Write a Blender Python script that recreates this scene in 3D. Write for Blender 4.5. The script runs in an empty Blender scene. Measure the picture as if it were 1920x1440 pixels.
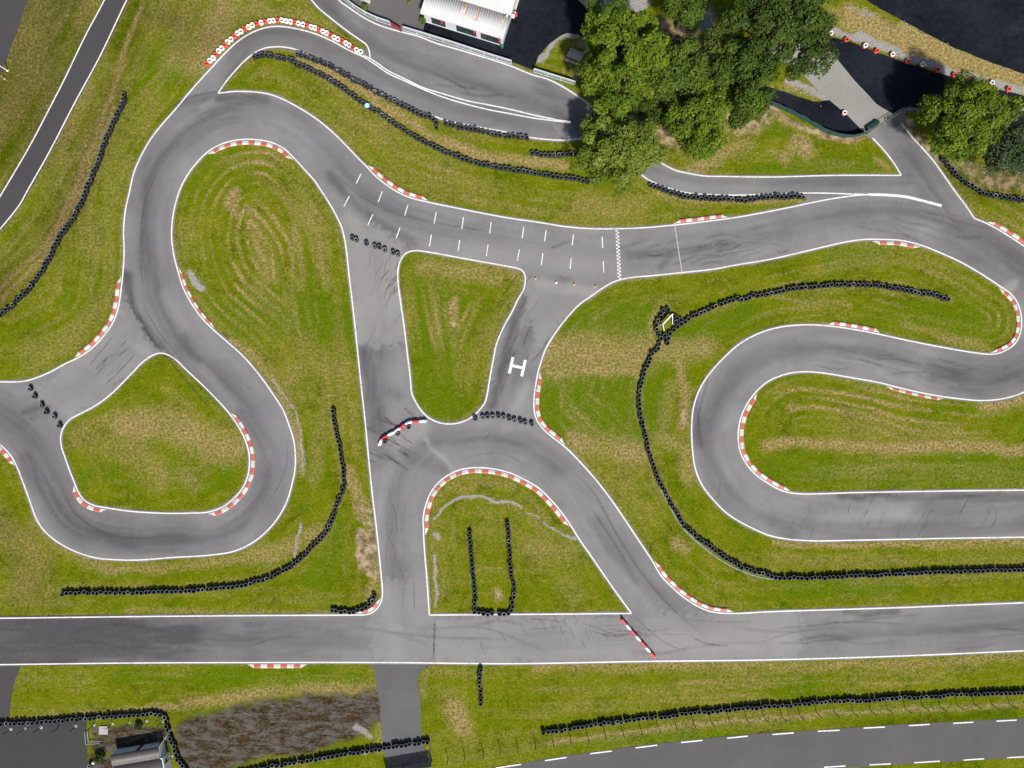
import bpy, math, random
import numpy as np
from mathutils import Vector, Matrix, kdtree
from mathutils.geometry import delaunay_2d_cdt

random.seed(7); rng = np.random.default_rng(7)
C = bpy.context.scene.collection
H = 85.0            # drone height above the track, metres
S = 15.0            # traced units per metre on the ground (plan drawn at 15 units / m)
R = math.radians

def P(px, py, z=0.0):
    k = (H - z) / H / S
    return ((px - 960) * k, (720 - py) * k, z)
def W2(a, z=0.0):
    a = np.asarray(a, float); k = (H - z) / H / S
    return np.stack([(a[:, 0] - 960) * k, (720 - a[:, 1]) * k], 1)

# ------------------------------------------------------------------ object helpers
def tag(o, label=None, cat=None, group=None, kind=None):
    if label: o['label'] = label
    if cat: o['category'] = cat
    if group: o['group'] = group
    if kind: o['kind'] = kind
    return o
def empty(name, loc, rz=0.0):
    o = bpy.data.objects.new(name, None); C.objects.link(o)
    o.empty_display_size = 0.2; o.location = loc; o.rotation_euler = (0, 0, rz); return o
def link(name, me, parent=None, loc=None, rz=0.0):
    o = bpy.data.objects.new(name, me); C.objects.link(o)
    if parent: o.parent = parent
    if loc is not None: o.location = loc
    if rz: o.rotation_euler = (0, 0, rz)
    return o
def mesh_np(name, v, f, mats, midx=None, attrs=None, smooth=False):
    """v: (n,3), f: (m,k) array or list of arrays with equal or differing widths"""
    me = bpy.data.meshes.new(name)
    v = np.asarray(v, np.float32)
    if isinstance(f, np.ndarray): f = [f]
    f = [np.asarray(a, np.int32) for a in f if len(a)]
    me.vertices.add(len(v)); me.vertices.foreach_set('co', v.ravel())
    loops = np.concatenate([a.ravel() for a in f])
    sizes = np.concatenate([np.full(len(a), a.shape[1], np.int32) for a in f])
    starts = np.concatenate([[0], np.cumsum(sizes)[:-1]]).astype(np.int32)
    me.loops.add(len(loops)); me.loops.foreach_set('vertex_index', loops)
    me.polygons.add(len(sizes)); me.polygons.foreach_set('loop_start', starts)
    me.polygons.foreach_set('loop_total', sizes)
    if midx is not None: me.polygons.foreach_set('material_index', np.asarray(midx, np.int32))
    if smooth: me.polygons.foreach_set('use_smooth', np.ones(len(sizes), bool))
    me.update(calc_edges=True)
    for k, a in (attrs or {}).items():
        at = me.attributes.new(k, 'FLOAT', 'POINT'); at.data.foreach_set('value', np.asarray(a, np.float32))
    for m in (mats if isinstance(mats, (list, tuple)) else [mats]): me.materials.append(m)
    return me
class MB:
    """collects simple shapes into one mesh"""
    def __init__(s): s.v = []; s.f = []; s.m = []
    def add(s, vs, fs, mi=0):
        n = len(s.v); s.v += [tuple(p) for p in vs]
        for q in fs: s.f.append([n + i for i in q]); s.m.append(mi)
    def box(s, c, d, rz=0.0, mi=0, taper=1.0, bev=0.0):
        cx, cy, cz = c; a, b, h = d[0] / 2, d[1] / 2, d[2] / 2
        cs, sn = math.cos(rz), math.sin(rz); vs = []
        def ring(ax, bx, z):
            r = []
            for x, y in ((-ax, -bx), (ax, -bx), (ax, bx), (-ax, bx)):
                r.append((cx + x * cs - y * sn, cy + x * sn + y * cs, cz + z))
            return r
        if bev:
            vs = ring(a, b, -h) + ring(a * taper, b * taper, h - bev) + ring(a * taper - bev, b * taper - bev, h)
            fs = [(3, 2, 1, 0)] + [(i, (i + 1) % 4, 4 + (i + 1) % 4, 4 + i) for i in range(4)] + \
                 [(4 + i, 4 + (i + 1) % 4, 8 + (i + 1) % 4, 8 + i) for i in range(4)] + [(8, 9, 10, 11)]
        else:
            vs = ring(a, b, -h) + ring(a * taper, b * taper, h)
            fs = [(3, 2, 1, 0)] + [(i, (i + 1) % 4, 4 + (i + 1) % 4, 4 + i) for i in range(4)] + [(4, 5, 6, 7)]
        s.add(vs, fs, mi)
    def tube(s, p0, p1, r0, r1=None, n=8, mi=0):
        r1 = r0 if r1 is None else r1
        p0, p1 = Vector(p0), Vector(p1); d = (p1 - p0).normalized()
        a = d.orthogonal().normalized(); b = d.cross(a); vs = []
        for p, r in ((p0, r0), (p1, r1)):
            for i in range(n):
                t = 2 * math.pi * i / n; vs.append(p + (a * math.cos(t) + b * math.sin(t)) * r)
        fs = [(i, (i + 1) % n, n + (i + 1) % n, n + i) for i in range(n)] + [tuple(range(n - 1, -1, -1)), tuple(range(n, 2 * n))]
        s.add(vs, fs, mi)
    def lathe(s, prof, c=(0, 0, 0), n=16, mi=None, closed=False):
        vs = []; k = len(prof)
        for r, z in prof:
            for i in range(n):
                t = 2 * math.pi * i / n; vs.append((c[0] + r * math.cos(t), c[1] + r * math.sin(t), c[2] + z))
        base = len(s.v); s.v += vs
        for j in range(k if closed else k - 1):
            j2 = (j + 1) % k
            for i in range(n):
                i2 = (i + 1) % n
                s.f.append([base + j * n + i, base + j * n + i2, base + j2 * n + i2, base + j2 * n + i])
                s.m.append(mi[j] if mi else 0)
    def quad(s, a, b, c, d, mi=0): s.add([a, b, c, d], [(0, 1, 2, 3)], mi)
    def mesh(s, name, mats, smooth=False):
        me = bpy.data.meshes.new(name); me.from_pydata(s.v, [], s.f)
        for m in (mats if isinstance(mats, (list, tuple)) else [mats]): me.materials.append(m)
        me.polygons.foreach_set('material_index', s.m)
        if smooth: me.polygons.foreach_set('use_smooth', [True] * len(s.f))
        me.update(); return me
    def build(s, name, mats, parent=None, smooth=False, loc=None, rz=0.0):
        return link(name, s.mesh(name, mats, smooth), parent, loc, rz)
ONES = 'zeroth first second third fourth fifth sixth seventh eighth ninth tenth eleventh twelfth thirteenth fourteenth fifteenth sixteenth seventeenth eighteenth nineteenth'.split()
TENS = {2: ('twenty', 'twentieth'), 3: ('thirty', 'thirtieth'), 4: ('forty', 'fortieth')}
def ordw(n):
    if n < 20: return ONES[n]
    a, b = TENS[n // 10]
    return b if n % 10 == 0 else a + '-' + ONES[n % 10]

# ------------------------------------------------------------------ numpy noise
def _h(ix, iy, seed):
    n = (ix.astype(np.int64) * 374761393 + iy.astype(np.int64) * 668265263 + seed * 1274126177) & 0xffffffff
    n = ((n ^ (n >> 13)) * 1274126177) & 0xffffffff
    return ((n ^ (n >> 16)) & 0xffff) / 65535.0
def vn(x, y, seed=0):
    ix, iy = np.floor(x), np.floor(y); fx, fy = x - ix, y - iy
    fx = fx * fx * (3 - 2 * fx); fy = fy * fy * (3 - 2 * fy)
    a, b, c, d = _h(ix, iy, seed), _h(ix + 1, iy, seed), _h(ix, iy + 1, seed), _h(ix + 1, iy + 1, seed)
    return (a * (1 - fx) + b * fx) * (1 - fy) + (c * (1 - fx) + d * fx) * fy
def fbm(x, y, seed=0, o=4):
    t = 0; a = 0.5; s = 0
    for i in range(o):
        t = t + a * vn(x, y, seed + i * 17); s += a; x = x * 2.03 + 5.1; y = y * 2.03 + 1.7; a *= 0.5
    return t / s
def sstep(a, b, x):
    t = np.clip((x - a) / (b - a), 0, 1); return t * t * (3 - 2 * t)

# ------------------------------------------------------------------ curves
def spl(pts, closed=False, step=4.0):
    p = [np.array(q, float) for q in pts]; n = len(p); out = []
    for i in range(n if closed else n - 1):
        p1, p2 = p[i], p[(i + 1) % n]
        p0 = p[i - 1] if (closed or i > 0) else 2 * p1 - p2
        p3 = p[(i + 2) % n] if (closed or i + 2 < n) else 2 * p2 - p1
        d = np.linalg.norm(p2 - p1); k = max(1, int(d / step))
        # centripetal-ish tangents limited by chord length
        l0, l2 = max(1e-6, np.linalg.norm(p1 - p0)), max(1e-6, np.linalg.norm(p3 - p2))
        m1 = ((p1 - p0) / l0 * d + (p2 - p1) / d * l0) / (l0 + d) * d
        m2 = ((p2 - p1) / d * l2 + (p3 - p2) / l2 * d) / (l2 + d) * d
        for j in range(k):
            t = j / k; t2, t3 = t * t, t * t * t
            out.append((2 * t3 - 3 * t2 + 1) * p1 + (t3 - 2 * t2 + t) * m1 + (-2 * t3 + 3 * t2) * p2 + (t3 - t2) * m2)
    if not closed: out.append(p[-1])
    return np.array(out)
def near_i(line, pt): return int(np.argmin(((line - np.array(pt, float)) ** 2).sum(1)))
def cut(line, a, b):
    i, j = near_i(line, a), near_i(line, b)
    return line[i:j + 1] if i <= j else line[j:i + 1][::-1]
def area(l):
    x, y = l[:, 0], l[:, 1]; return 0.5 * np.sum(x * np.roll(y, -1) - np.roll(x, -1) * y)
def norms(l, closed):
    if closed: t = np.roll(l, -1, 0) - np.roll(l, 1, 0)
    else: t = np.gradient(l, axis=0)
    t = t / np.maximum(1e-9, np.linalg.norm(t, axis=1))[:, None]
    return np.stack([-t[:, 1], t[:, 0]], 1)
def resample(l, d):
    s = np.concatenate([[0], np.cumsum(np.linalg.norm(np.diff(l, axis=0), axis=1))])
    n = max(2, int(round(s[-1] / d)) + 1); q = np.linspace(0, s[-1], n)
    return np.stack([np.interp(q, s, l[:, 0]), np.interp(q, s, l[:, 1])], 1)
def offset_in(loop, d, jit=0.0, seed=0):
    """shrink (d>0) or grow (d<0) a closed loop, world metres, dropping the points that fold over"""
    n = norms(loop, True) * (1 if area(loop) > 0 else -1)
    dd = d + jit * (fbm(loop[:, 0] * 0.8, loop[:, 1] * 0.8, seed, 3) - 0.5) * 2
    o = loop + n * dd[:, None]
    kd = kdtree.KDTree(len(loop))
    for i, p in enumerate(loop): kd.insert((p[0], p[1], 0), i)
    kd.balance()
    keep = [kd.find((p[0], p[1], 0))[2] > abs(q) * 0.8 for p, q in zip(o, dd)]
    return o[np.array(keep)]
def inpoly(pts, poly):
    x, y = pts[:, 0], pts[:, 1]; res = np.zeros(len(pts), bool)
    lo, hi = poly.min(0), poly.max(0)
    idx = np.nonzero((x >= lo[0]) & (x <= hi[0]) & (y >= lo[1]) & (y <= hi[1]))[0]
    if not len(idx): return res
    xx, yy = x[idx], y[idx]; c = np.zeros(len(idx), bool)
    order = np.argsort(yy); ys = yy[order]
    for (x0, y0), (x1, y1) in zip(poly, np.roll(poly, -1, 0)):
        if y0 == y1: continue
        a, b = np.searchsorted(ys, min(y0, y1), 'right'), np.searchsorted(ys, max(y0, y1), 'right')
        if a == b: continue
        k = order[a:b]
        xi = x0 + (yy[k] - y0) * (x1 - x0) / (y1 - y0)
        c[k] ^= xx[k] < xi
    res[idx] = c; return res
def dpoly(pts, poly, lim):
    """distance of points to an open polyline, only filled where closer than lim"""
    d = np.full(len(pts), 1e9)
    lo, hi = poly.min(0) - lim, poly.max(0) + lim
    idx = np.nonzero((pts[:, 0] > lo[0]) & (pts[:, 0] < hi[0]) & (pts[:, 1] > lo[1]) & (pts[:, 1] < hi[1]))[0]
    if not len(idx): return d
    q = pts[idx]; best = np.full(len(idx), 1e18)
    if len(poly) == 1: best = ((q - poly[0]) ** 2).sum(1)
    for a, b in zip(poly[:-1], poly[1:]):
        ab = b - a; t = np.clip(((q - a) @ ab) / max(1e-9, ab @ ab), 0, 1)
        best = np.minimum(best, ((q - a - t[:, None] * ab) ** 2).sum(1))
    d[idx] = np.sqrt(best); return d
def ribbon(l, w, z, closed=False, w_end=None):
    """flat strip along a world polyline"""
    n = norms(l, closed); ww = np.full(len(l), w / 2) if w_end is None else np.asarray(w_end) / 2
    a, b = l + n * ww[:, None], l - n * ww[:, None]; m = len(l)
    v = np.concatenate([np.c_[a, np.full(m, z)], np.c_[b, np.full(m, z)]])
    i = np.arange(m if closed else m - 1); j = (i + 1) % m
    return v, np.stack([i, m + i, m + j, j], 1)
def up(v, f):
    """turn flat faces so they look up"""
    v = np.asarray(v); out = f.copy()
    a, b, c = v[f[:, 0]], v[f[:, 1]], v[f[:, 2]]
    nz = (b[:, 0] - a[:, 0]) * (c[:, 1] - a[:, 1]) - (b[:, 1] - a[:, 1]) * (c[:, 0] - a[:, 0])
    out[nz < 0] = out[nz < 0][:, ::-1]; return out
def sheet(loop, holes=(), inner=None):
    """flat triangulation of a loop minus holes (world metres), with optional inner points"""
    vs = []; es = []
    for l in [loop] + list(holes):
        b = len(vs); m = len(l); vs += [Vector((float(p[0]), float(p[1]))) for p in l]
        es += [(b + i, b + (i + 1) % m) for i in range(m)]
    if inner is not None: vs += [Vector((float(p[0]), float(p[1]))) for p in inner]
    r = delaunay_2d_cdt(vs, es, [], 0, 1e-5, False)
    v = np.array([(p.x, p.y) for p in r[0]]); f = np.array([t for t in r[2] if len(t) == 3], np.int32)
    c = v[f].mean(1); k = inpoly(c, loop)
    for h in holes: k &= ~inpoly(c, h)
    return v, f[k]

# ------------------------------------------------------------------ material helpers
def mat(name):
    m = bpy.data.materials.new(name); m.use_nodes = True
    nt = m.node_tree; return m, nt, nt.nodes['Principled BSDF']
class N:
    def __init__(s, nt):
        s.nt = nt; s.tc = nt.nodes.new('ShaderNodeTexCoord')
    def l(s, a, b): s.nt.links.new(a, b)
    def pos(s):
        g = s.nt.nodes.new('ShaderNodeNewGeometry'); return g.outputs['Position']
    def noise(s, scale, detail=4, rough=0.6, vec=None, dist=0.0):
        n = s.nt.nodes.new('ShaderNodeTexNoise'); n.inputs['Scale'].default_value = scale
        n.inputs['Detail'].default_value = detail; n.inputs['Roughness'].default_value = rough
        n.inputs['Distortion'].default_value = dist
        s.l(vec if vec is not None else s.pos(), n.inputs['Vector']); return n.outputs['Fac']
    def attr(s, name):
        a = s.nt.nodes.new('ShaderNodeAttribute'); a.attribute_name = name; return a.outputs['Fac']
    def m(s, op, a, b=None, c=None, clamp=False):
        n = s.nt.nodes.new('ShaderNodeMath'); n.operation = op; n.use_clamp = clamp
        for i, x in enumerate((a, b, c)):
            if x is None: continue
            if isinstance(x, (int, float)): n.inputs[i].default_value = x
            else: s.l(x, n.inputs[i])
        return n.outputs[0]
    def ss(s, x, lo, hi, a=0.0, b=1.0):
        n = s.nt.nodes.new('ShaderNodeMapRange'); n.interpolation_type = 'SMOOTHSTEP'
        s.l(x, n.inputs['Value'])
        for k, v in (('From Min', lo), ('From Max', hi), ('To Min', a), ('To Max', b)): n.inputs[k].default_value = v
        return n.outputs['Result']
    def mix(s, f, a, b, mode='MIX'):
        n = s.nt.nodes.new('ShaderNodeMix'); n.data_type = 'RGBA'; n.blend_type = mode
        for i, x in ((0, f), (6, a), (7, b)):
            if isinstance(x, (int, float)): n.inputs[i].default_value = x
            elif isinstance(x, tuple): n.inputs[i].default_value = (*x, 1)
            else: s.l(x, n.inputs[i])
        return n.outputs[2]
    def grey(s, x):
        n = s.nt.nodes.new('ShaderNodeCombineColor')
        for i in range(3): s.l(x, n.inputs[i])
        return n.outputs[0]
    def bump(s, h, st, dist, bs):
        b = s.nt.nodes.new('ShaderNodeBump'); b.inputs['Strength'].default_value = st; b.inputs['Distance'].default_value = dist
        s.l(h, b.inputs['Height']); s.l(b.outputs[0], bs.inputs['Normal'])
    def stretch(s, sx, sy, rz=0.0):
        n = s.nt.nodes.new('ShaderNodeMapping'); n.inputs['Scale'].default_value = (sx, sy, 1)
        n.inputs['Rotation'].default_value = (0, 0, rz); s.l(s.pos(), n.inputs['Vector']); return n.outputs[0]
def flat(name, col, rough=0.6, var=0.15, scale=6.0, metal=0.0, bump=0.0, dirt=None):
    m, nt, b = mat(name); n = N(nt)
    f = n.noise(scale, 5)
    c = n.mix(n.ss(f, 0.3, 0.7), tuple(x * (1 - var) for x in col), tuple(min(1, x * (1 + var)) for x in col))
    if dirt:
        c = n.mix(n.ss(n.noise(scale * 0.4, 6, 0.7), 0.5, 0.75, 0, dirt[1]), c, dirt[0])
    n.l(c, b.inputs['Base Color']); b.inputs['Roughness'].default_value = rough; b.inputs['Metallic'].default_value = metal
    if bump: n.bump(n.noise(scale * 5, 3), bump, 0.01, b)
    return m
# ------------------------------------------------------------------ the plan of the circuit (surveyed outline points)
Bl = spl([(-250,640),(-110,700),(-40,715),(0,716),(50,714),(87,701),(125,681),(150,669),(175,651),(197,627),(212,605),(222,577),(227,545),(231,510),(233,472),(232,435),(235,397),(243,360),(252,322),(265,292),(287,255),(307,230),(325,210),(350,180),(375,151),(400,124),(425,97),(450,75),(480,58),(495,53),(512,50),(530,50),(555,54),(580,60),(605,69),(630,81),(655,95),(680,106),(705,122),(730,139),(755,150),(792,167),(830,182),(880,197),(917,206),(960,214),(997,221),(1042,227)])
B2 = spl([(681,104),(694,110),(705,117),(730,134),(755,146),(792,164),(830,176),(880,190),(917,197),(960,206),(997,215),(1040,224)])
Cl = spl([(540,-60),(584,0),(597,15),(615,30),(635,46),(655,61),(675,75),(687,84),(692,94),(694,110)])
Dl = np.concatenate([spl([(620,-40),(635,0),(655,15),(680,32),(705,45),(730,54),(752,60),(780,67),(817,81),(855,92),(905,107),(960,125),(997,140),(1030,150),(1052,161),(1067,170),(1082,180),(1110,200),(1150,234),(1180,262),(1200,277),(1210,285),(1225,297),(1247,310),(1265,319),(1290,325),(1320,330),(1360,331),(1440,332),(1565,329),(1690,329)]), spl([(1690,329),(1675,305),(1660,285),(1636,259)])])
El = spl([(409,175),(425,152),(442,132),(457,116),(480,98),(495,91),(517,88),(537,89),(555,93),(580,105),(605,115),(630,130),(667,150),(692,165),(730,182),(755,194),(780,207),(805,215),(830,224),(880,235),(917,242),(960,250),(990,257),(1030,262),(1060,263),(1090,261),(1120,270),(1160,296),(1197,323),(1215,337),(1235,346),(1265,356),(1285,361),(1335,365),(1385,366),(1440,364),(1515,362),(1630,365),(1665,366),(1702,370),(1727,376),(1765,386)])
Fl = spl([(409,175),(437,172),(480,173),(505,177),(530,186),(555,199),(580,214),(605,232),(630,254),(650,274),(667,292),(687,312),(705,331),(725,347),(745,360),(767,370),(802,379),(855,390),(905,400),(960,410),(1010,417),(1060,425),(1110,429),(1160,429),(1210,427),(1265,422),(1335,414),(1385,407),(1440,397),(1490,387),(1527,379),(1565,372),(1602,367),(1630,365),(1665,365.5),(1702,370)])
Gl = np.concatenate([spl([(1690,232),(1710,257),(1731,280),(1750,302),(1770,330),(1791,360),(1810,385),(1826,409)]), spl([(1827,410),(1845,417),(1865,427),(1890,442),(1920,462),(1955,490),(1985,540),(1995,600),(1985,670),(1955,715),(1920,735),(1902,742),(1877,748),(1840,751),(1802,748),(1770,744),(1690,728),(1655,719),(1590,707),(1540,699),(1515,697),(1490,698),(1465,704),(1440,715),(1417,735),(1402,755),(1390,780),(1385,802),(1384,825),(1387,845),(1395,863),(1407,880),(1422,894),(1440,906),(1455,915),(1477,923),(1502,926),(1527,926),(1590,924),(1690,922),(1815,920),(1920,919),(2170,916)])])
Hl = spl([(2170,1120),(1920,1130),(1815,1134),(1690,1139),(1565,1143),(1440,1147),(1375,1150),(1347,1149),(1327,1145),(1305,1135),(1282,1120),(1260,1101),(1240,1080),(1222,1050),(1200,1017),(1180,987),(1160,957),(1140,929),(1115,897),(1092,871),(1072,850),(1057,836),(1035,819),(1020,806),(1009,792),(1003,777),(1001,757),(1002,738),(1005,718),(1009,697),(1015,677),(1022,657),(1035,634),(1050,612),(1067,591),(1085,572),(1110,554),(1135,537),(1150,529),(1165,524),(1180,521),(1222,517),(1280,511),(1335,505),(1385,496),(1440,487),(1490,476),(1540,464),(1590,453),(1620,449),(1652,449),(1690,451),(1727,460),(1765,475),(1802,492),(1840,514),(1875,537),(1895,551),(1907,567),(1914,590),(1915,610),(1911,630),(1902,645),(1887,656),(1870,663),(1850,664),(1825,661),(1765,651),(1690,636),(1640,625),(1590,616),(1552,611),(1515,609),(1490,610),(1465,613),(1440,619),(1410,631),(1385,646),(1360,668),(1335,695),(1317,720),(1307,741),(1300,765),(1297,795),(1297,820),(1299,850),(1304,880),(1315,907),(1342,942),(1360,960),(1385,977),(1410,990),(1440,1003),(1465,1009),(1490,1012),(1527,1014),(1590,1013),(1690,1011),(1790,1009),(1920,1007),(2170,1002)])
Il = np.concatenate([spl([(-250,750),(-130,772),(-60,800),(0,833),(10,842),(22,856),(32,875),(42,900),(52,927),(60,950),(67,969),(80,991),(100,1010),(125,1026),(155,1039),(187,1047),(212,1049),(250,1050),(325,1045),(400,1040),(437,1034),(462,1024),(480,1013),(507,989),(527,962),(540,935),(547,910),(553,882),(554,855),(551,827),(542,797),(530,767),(512,739),(499,720),(480,695),(450,662),(425,640),(400,618),(375,592),(357,565),(342,535),(332,502),(325,472),(322,435),(326,397),(336,360),(350,331),(365,310),(385,289),(405,275),(425,267),(450,262),(480,262),(505,266),(530,277),(552,297),(572,319),(590,339),(604,360),(620,385),(632,407),(641,427),(646,447),(650,472),(654,510),(660,560),(667,622),(672,672),(677,720),(684,782),(690,845),(697,915),(705,982),(715,1080),(717,1102),(717,1117),(714,1130),(706,1142),(695,1150),(680,1153)]), spl([(675,1153),(480,1154),(250,1156),(0,1159),(-250,1162)])])
Jl = spl([(300,662),(312,664),(325,671),(350,694),(375,717),(400,742),(425,769),(445,796),(460,825),(467,850),(468,870),(465,892),(455,915),(437,936),(415,952),(390,960),(357,962),(300,962),(250,959),(200,952),(175,947),(160,939),(147,922),(140,905),(132,885),(122,857),(115,835),(114,822),(116,810),(122,797),(132,786),(150,776),(175,763),(200,746),(228,720),(250,697),(270,677),(285,667)], True)
Kl = spl([(780,470),(767,472),(755,481),(749,493),(746,510),(747,535),(752,572),(759,622),(764,665),(770,715),(772,737),(779,753),(790,770),(805,784),(822,792),(840,795),(860,793),(880,785),(897,771),(909,755),(914,737),(917,718),(924,680),(932,642),(945,612),(960,585),(972,560),(982,542),(985,527),(984,515),(979,507),(970,503),(960,501),(905,491),(855,482),(805,473)], True)
Ml = np.concatenate([spl([(805,1153),(800,1080),(796,1032),(794,995),(794,967),(799,945),(807,925),(822,905),(840,891),(862,881),(885,877),(905,877),(930,880),(960,888),(985,900),(1010,915),(1030,934),(1050,957),(1070,985),(1085,1009),(1110,1045),(1134,1080),(1160,1117),(1184,1150)]), spl([(1184,1150),(960,1152),(805,1153)])[1:-1]])
Zl = spl([(-250,1249),(0,1246),(240,1243),(480,1242),(720,1242),(960,1244),(1200,1240),(1440,1237),(1680,1230),(1920,1220),(2170,1209)])
RL1 = spl([(215,-40),(196,0),(161,66),(117,157),(99,192),(57,272),(6,359),(-30,418)])
RL2 = spl([(258,-40),(238,0),(187,107),(141,192),(89,292),(51,359),(37,384),(17,410),(0,430),(-40,470)])

def rev(a): return a[::-1]
A = lambda *p: np.array(p, float)
G1 = np.concatenate([cut(Bl, (-250,640), (678,105)), rev(cut(Cl, (540,-60), (691,90))), A((-250,-60))])
G2 = np.concatenate([cut(Fl, (409,175), (1502,384)), A((1512,380),(1518,374),(1513,367)), rev(cut(El, (409,175), (1500,363)))[:-1]])
G4, G3, G5, G6, G7 = Il, Jl, Kl, Ml, Hl
G8 = np.concatenate([Gl, A((2170,205),(1694,205))])
outer = np.concatenate([A((-250,-60),(618,-60)), Dl, A((1621,251),(1693,205)), A((2170,205)), rev(Zl)])
GR = [W2(g) for g in (G1, G2, G3, G4, G5, G6, G7, G8)]
GRIN = []
for i, g in enumerate(GR):
    gg = resample(np.vstack([g, g[:1]]), 0.35)[:-1]
    GRIN.append(offset_in(gg, 0.24, 0.10, i))

# ------------------------------------------------------------------ dry / bare / gravel zones of the ground (path, half width, strength)
DRY = [
 ([(600,122),(660,158),(700,190),(760,226),(830,262),(900,290),(960,300),(1060,312)], 9, 1.0),
 ([(560,110),(640,150),(700,185)], 8, .8), ([(262,10),(240,70),(222,140),(205,190),(180,260),(150,330),(115,410),(80,462),(40,505),(0,535)], 5, 1.0),
 ([(215,205),(190,265),(165,320),(140,372),(110,430),(85,472),(45,522),(0,560)], 4, 1.1),
 ([(125,10),(95,70),(60,130),(30,190),(0,240)], 10, .55), ([(165,150),(150,200),(120,260)], 14, .55), ([(170,0),(150,30)], 16, .6),
 ([(420,20),(395,75),(375,110)], 34, .8), ([(350,40),(330,110)], 24, .5), ([(600,60),(560,30),(500,25)], 16, .5), ([(480,10),(440,40)], 20, .5), ([(285,190),(265,250)], 14, .35), ([(200,560),(150,620),(60,690)], 20, .35),
 ([(130,640),(60,660)], 24, .35), ([(235,300),(212,380),(200,470)], 10, .35),
 ([(435,640),(480,672),(512,716),(540,765),(560,830),(568,890)], 7, .75), ([(560,640),(600,680),(650,700)], 22, .4), ([(560,690),(540,720)], 16, .5),
 ([(655,880),(668,920),(680,960)], 12, .8), ([(600,1000),(530,1030),(470,1045)], 16, .65), ([(690,1000),(700,1090),(695,1130)], 9, .8),
 ([(440,360),(432,380),(445,400)], 9, 1.0), ([(470,400),(485,450),(500,520)], 14, .5),
 ([(555,420),(560,480),(565,540)], 8, .5), ([(580,400),(600,470),(612,540)], 9, .5), ([(420,300),(520,300)], 14, .3), ([(620,740),(600,820),(590,900)], 14, .35), ([(660,760),(668,850)], 9, .4), ([(790,500),(860,510),(930,520)], 15, .6), ([(850,560),(848,600)], 6, 1.0), ([(845,609),(852,614)], 5, 1.2), ([(960,512),(968,520)], 8, .6),
 ([(1040,672),(1120,660),(1195,664)], 34, .80), ([(1030,694),(1110,694),(1195,696)], 10, .85), ([(1240,655),(1290,655),(1325,648)], 20, .7), ([(1235,820),(1280,840),(1290,900)], 14, .6), ([(1260,720),(1240,800)], 12, .4),
 ([(1085,830),(1140,838),(1205,850)], 22, .75), ([(1165,860),(1200,880)], 12, .4), ([(1270,680),(1285,740),(1278,800)], 9, .8), ([(1285,1030),(1270,1020)], 12, .8),
 ([(1440,834),(1520,830),(1600,836),(1700,840),(1800,838),(1920,846)], 10, 1.0), ([(1455,735),(1520,732),(1640,748),(1740,772)], 4, .6), ([(1480,765),(1600,770),(1720,792),(1800,806)], 5, .55), ([(1840,765),(1880,760),(1920,748)], 9, .9), ([(1700,610),(1800,640),(1850,650)], 8, .5), ([(1450,560),(1600,572)], 5, .5),
 ([(1450,1020),(1600,1022),(1800,1018),(1920,1016)], 5, .8), ([(1440,1045),(1700,1050)], 10, .35), ([(1000,1250),(1300,1250),(1500,1248),(1700,1246),(1920,1232)], 9, .6), ([(1280,1282),(1500,1270)], 4, .5),
 ([(1030,1392),(1200,1369),(1400,1348),(1600,1335),(1920,1322)], 4, .8), ([(850,1328),(870,1360)], 17, 1.0), ([(800,1260),(795,1300)], 6, .6), ([(840,1300),(880,1390)], 16, .4),
 ([(60,985),(120,1030),(200,1065)], 14, .5), ([(10,1000),(70,1040),(40,1110)], 26, .55), ([(200,1068),(350,1062),(470,1050)], 8, .6), ([(240,1145),(400,1146)], 5, .5), ([(95,1100),(90,1115)], 6, .6),
 ([(350,1318),(440,1308),(560,1290),(680,1290)], 12, .7), ([(0,1352),(60,1346),(180,1338),(280,1326),(330,1328)], 6, .8), ([(700,1290),(710,1340),(712,1400)], 9, .6),
 ([(240,800),(310,790),(380,830),(430,835)], 30, .75), ([(180,830),(260,850),(300,900)], 26, .4), ([(140,830),(165,800),(200,790)], 14, .45), ([(265,772),(272,780)], 8, .9), ([(345,895),(360,910)], 16, .4),
 ([(860,920),(900,905),(960,915)], 7, .5), ([(930,1115),(935,1120)], 8, 1.0), ([(1000,1030),(1060,1040)], 26, .45), ([(1080,1120),(1060,1100)], 18, .3),
 ([(645,275),(665,300),(688,318)], 5, 1.1), ([(640,210),(720,240)], 14, .4), ([(870,370),(960,390),(1060,400)], 10, .35), ([(1090,385),(1150,395),(1200,380)], 22, .5), ([(1230,365),(1350,380),(1500,378)], 5, .7),
 ([(1300,320),(1340,290),(1400,270)], 14, .7), ([(1480,280),(1500,265),(1520,285)], 13, .9), ([(1450,285),(1470,300)], 8, .8), ([(1450,215),(1500,240),(1560,262),(1620,260)], 5, 1.0), ([(1640,300),(1665,315)], 5, .7),
 ([(1590,30),(1680,72),(1760,104),(1840,135),(1920,150)], 18, 1.5), ([(1690,52),(1800,108),(1900,145)], 12, 1.2), ([(1555,25),(1600,40)], 12, .7), ([(1480,160),(1530,175)], 12, .8),
 ([(600,105),(680,112)], 5, .5), ([(420,110),(480,62),(560,58),(660,103)], 5, .8), ([(1250,575),(1225,600),(1222,640)], 9, .6),
 ([(120,1100),(350,1102),(480,1085),(560,1050),(620,985),(645,905),(630,775)], 7, .3), ([(1265,600),(1360,570),(1480,540),(1650,532),(1780,562)], 7, .35), ([(1210,640),(1195,760),(1230,910),(1300,1005),(1420,1082)], 8, .45),
]
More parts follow.
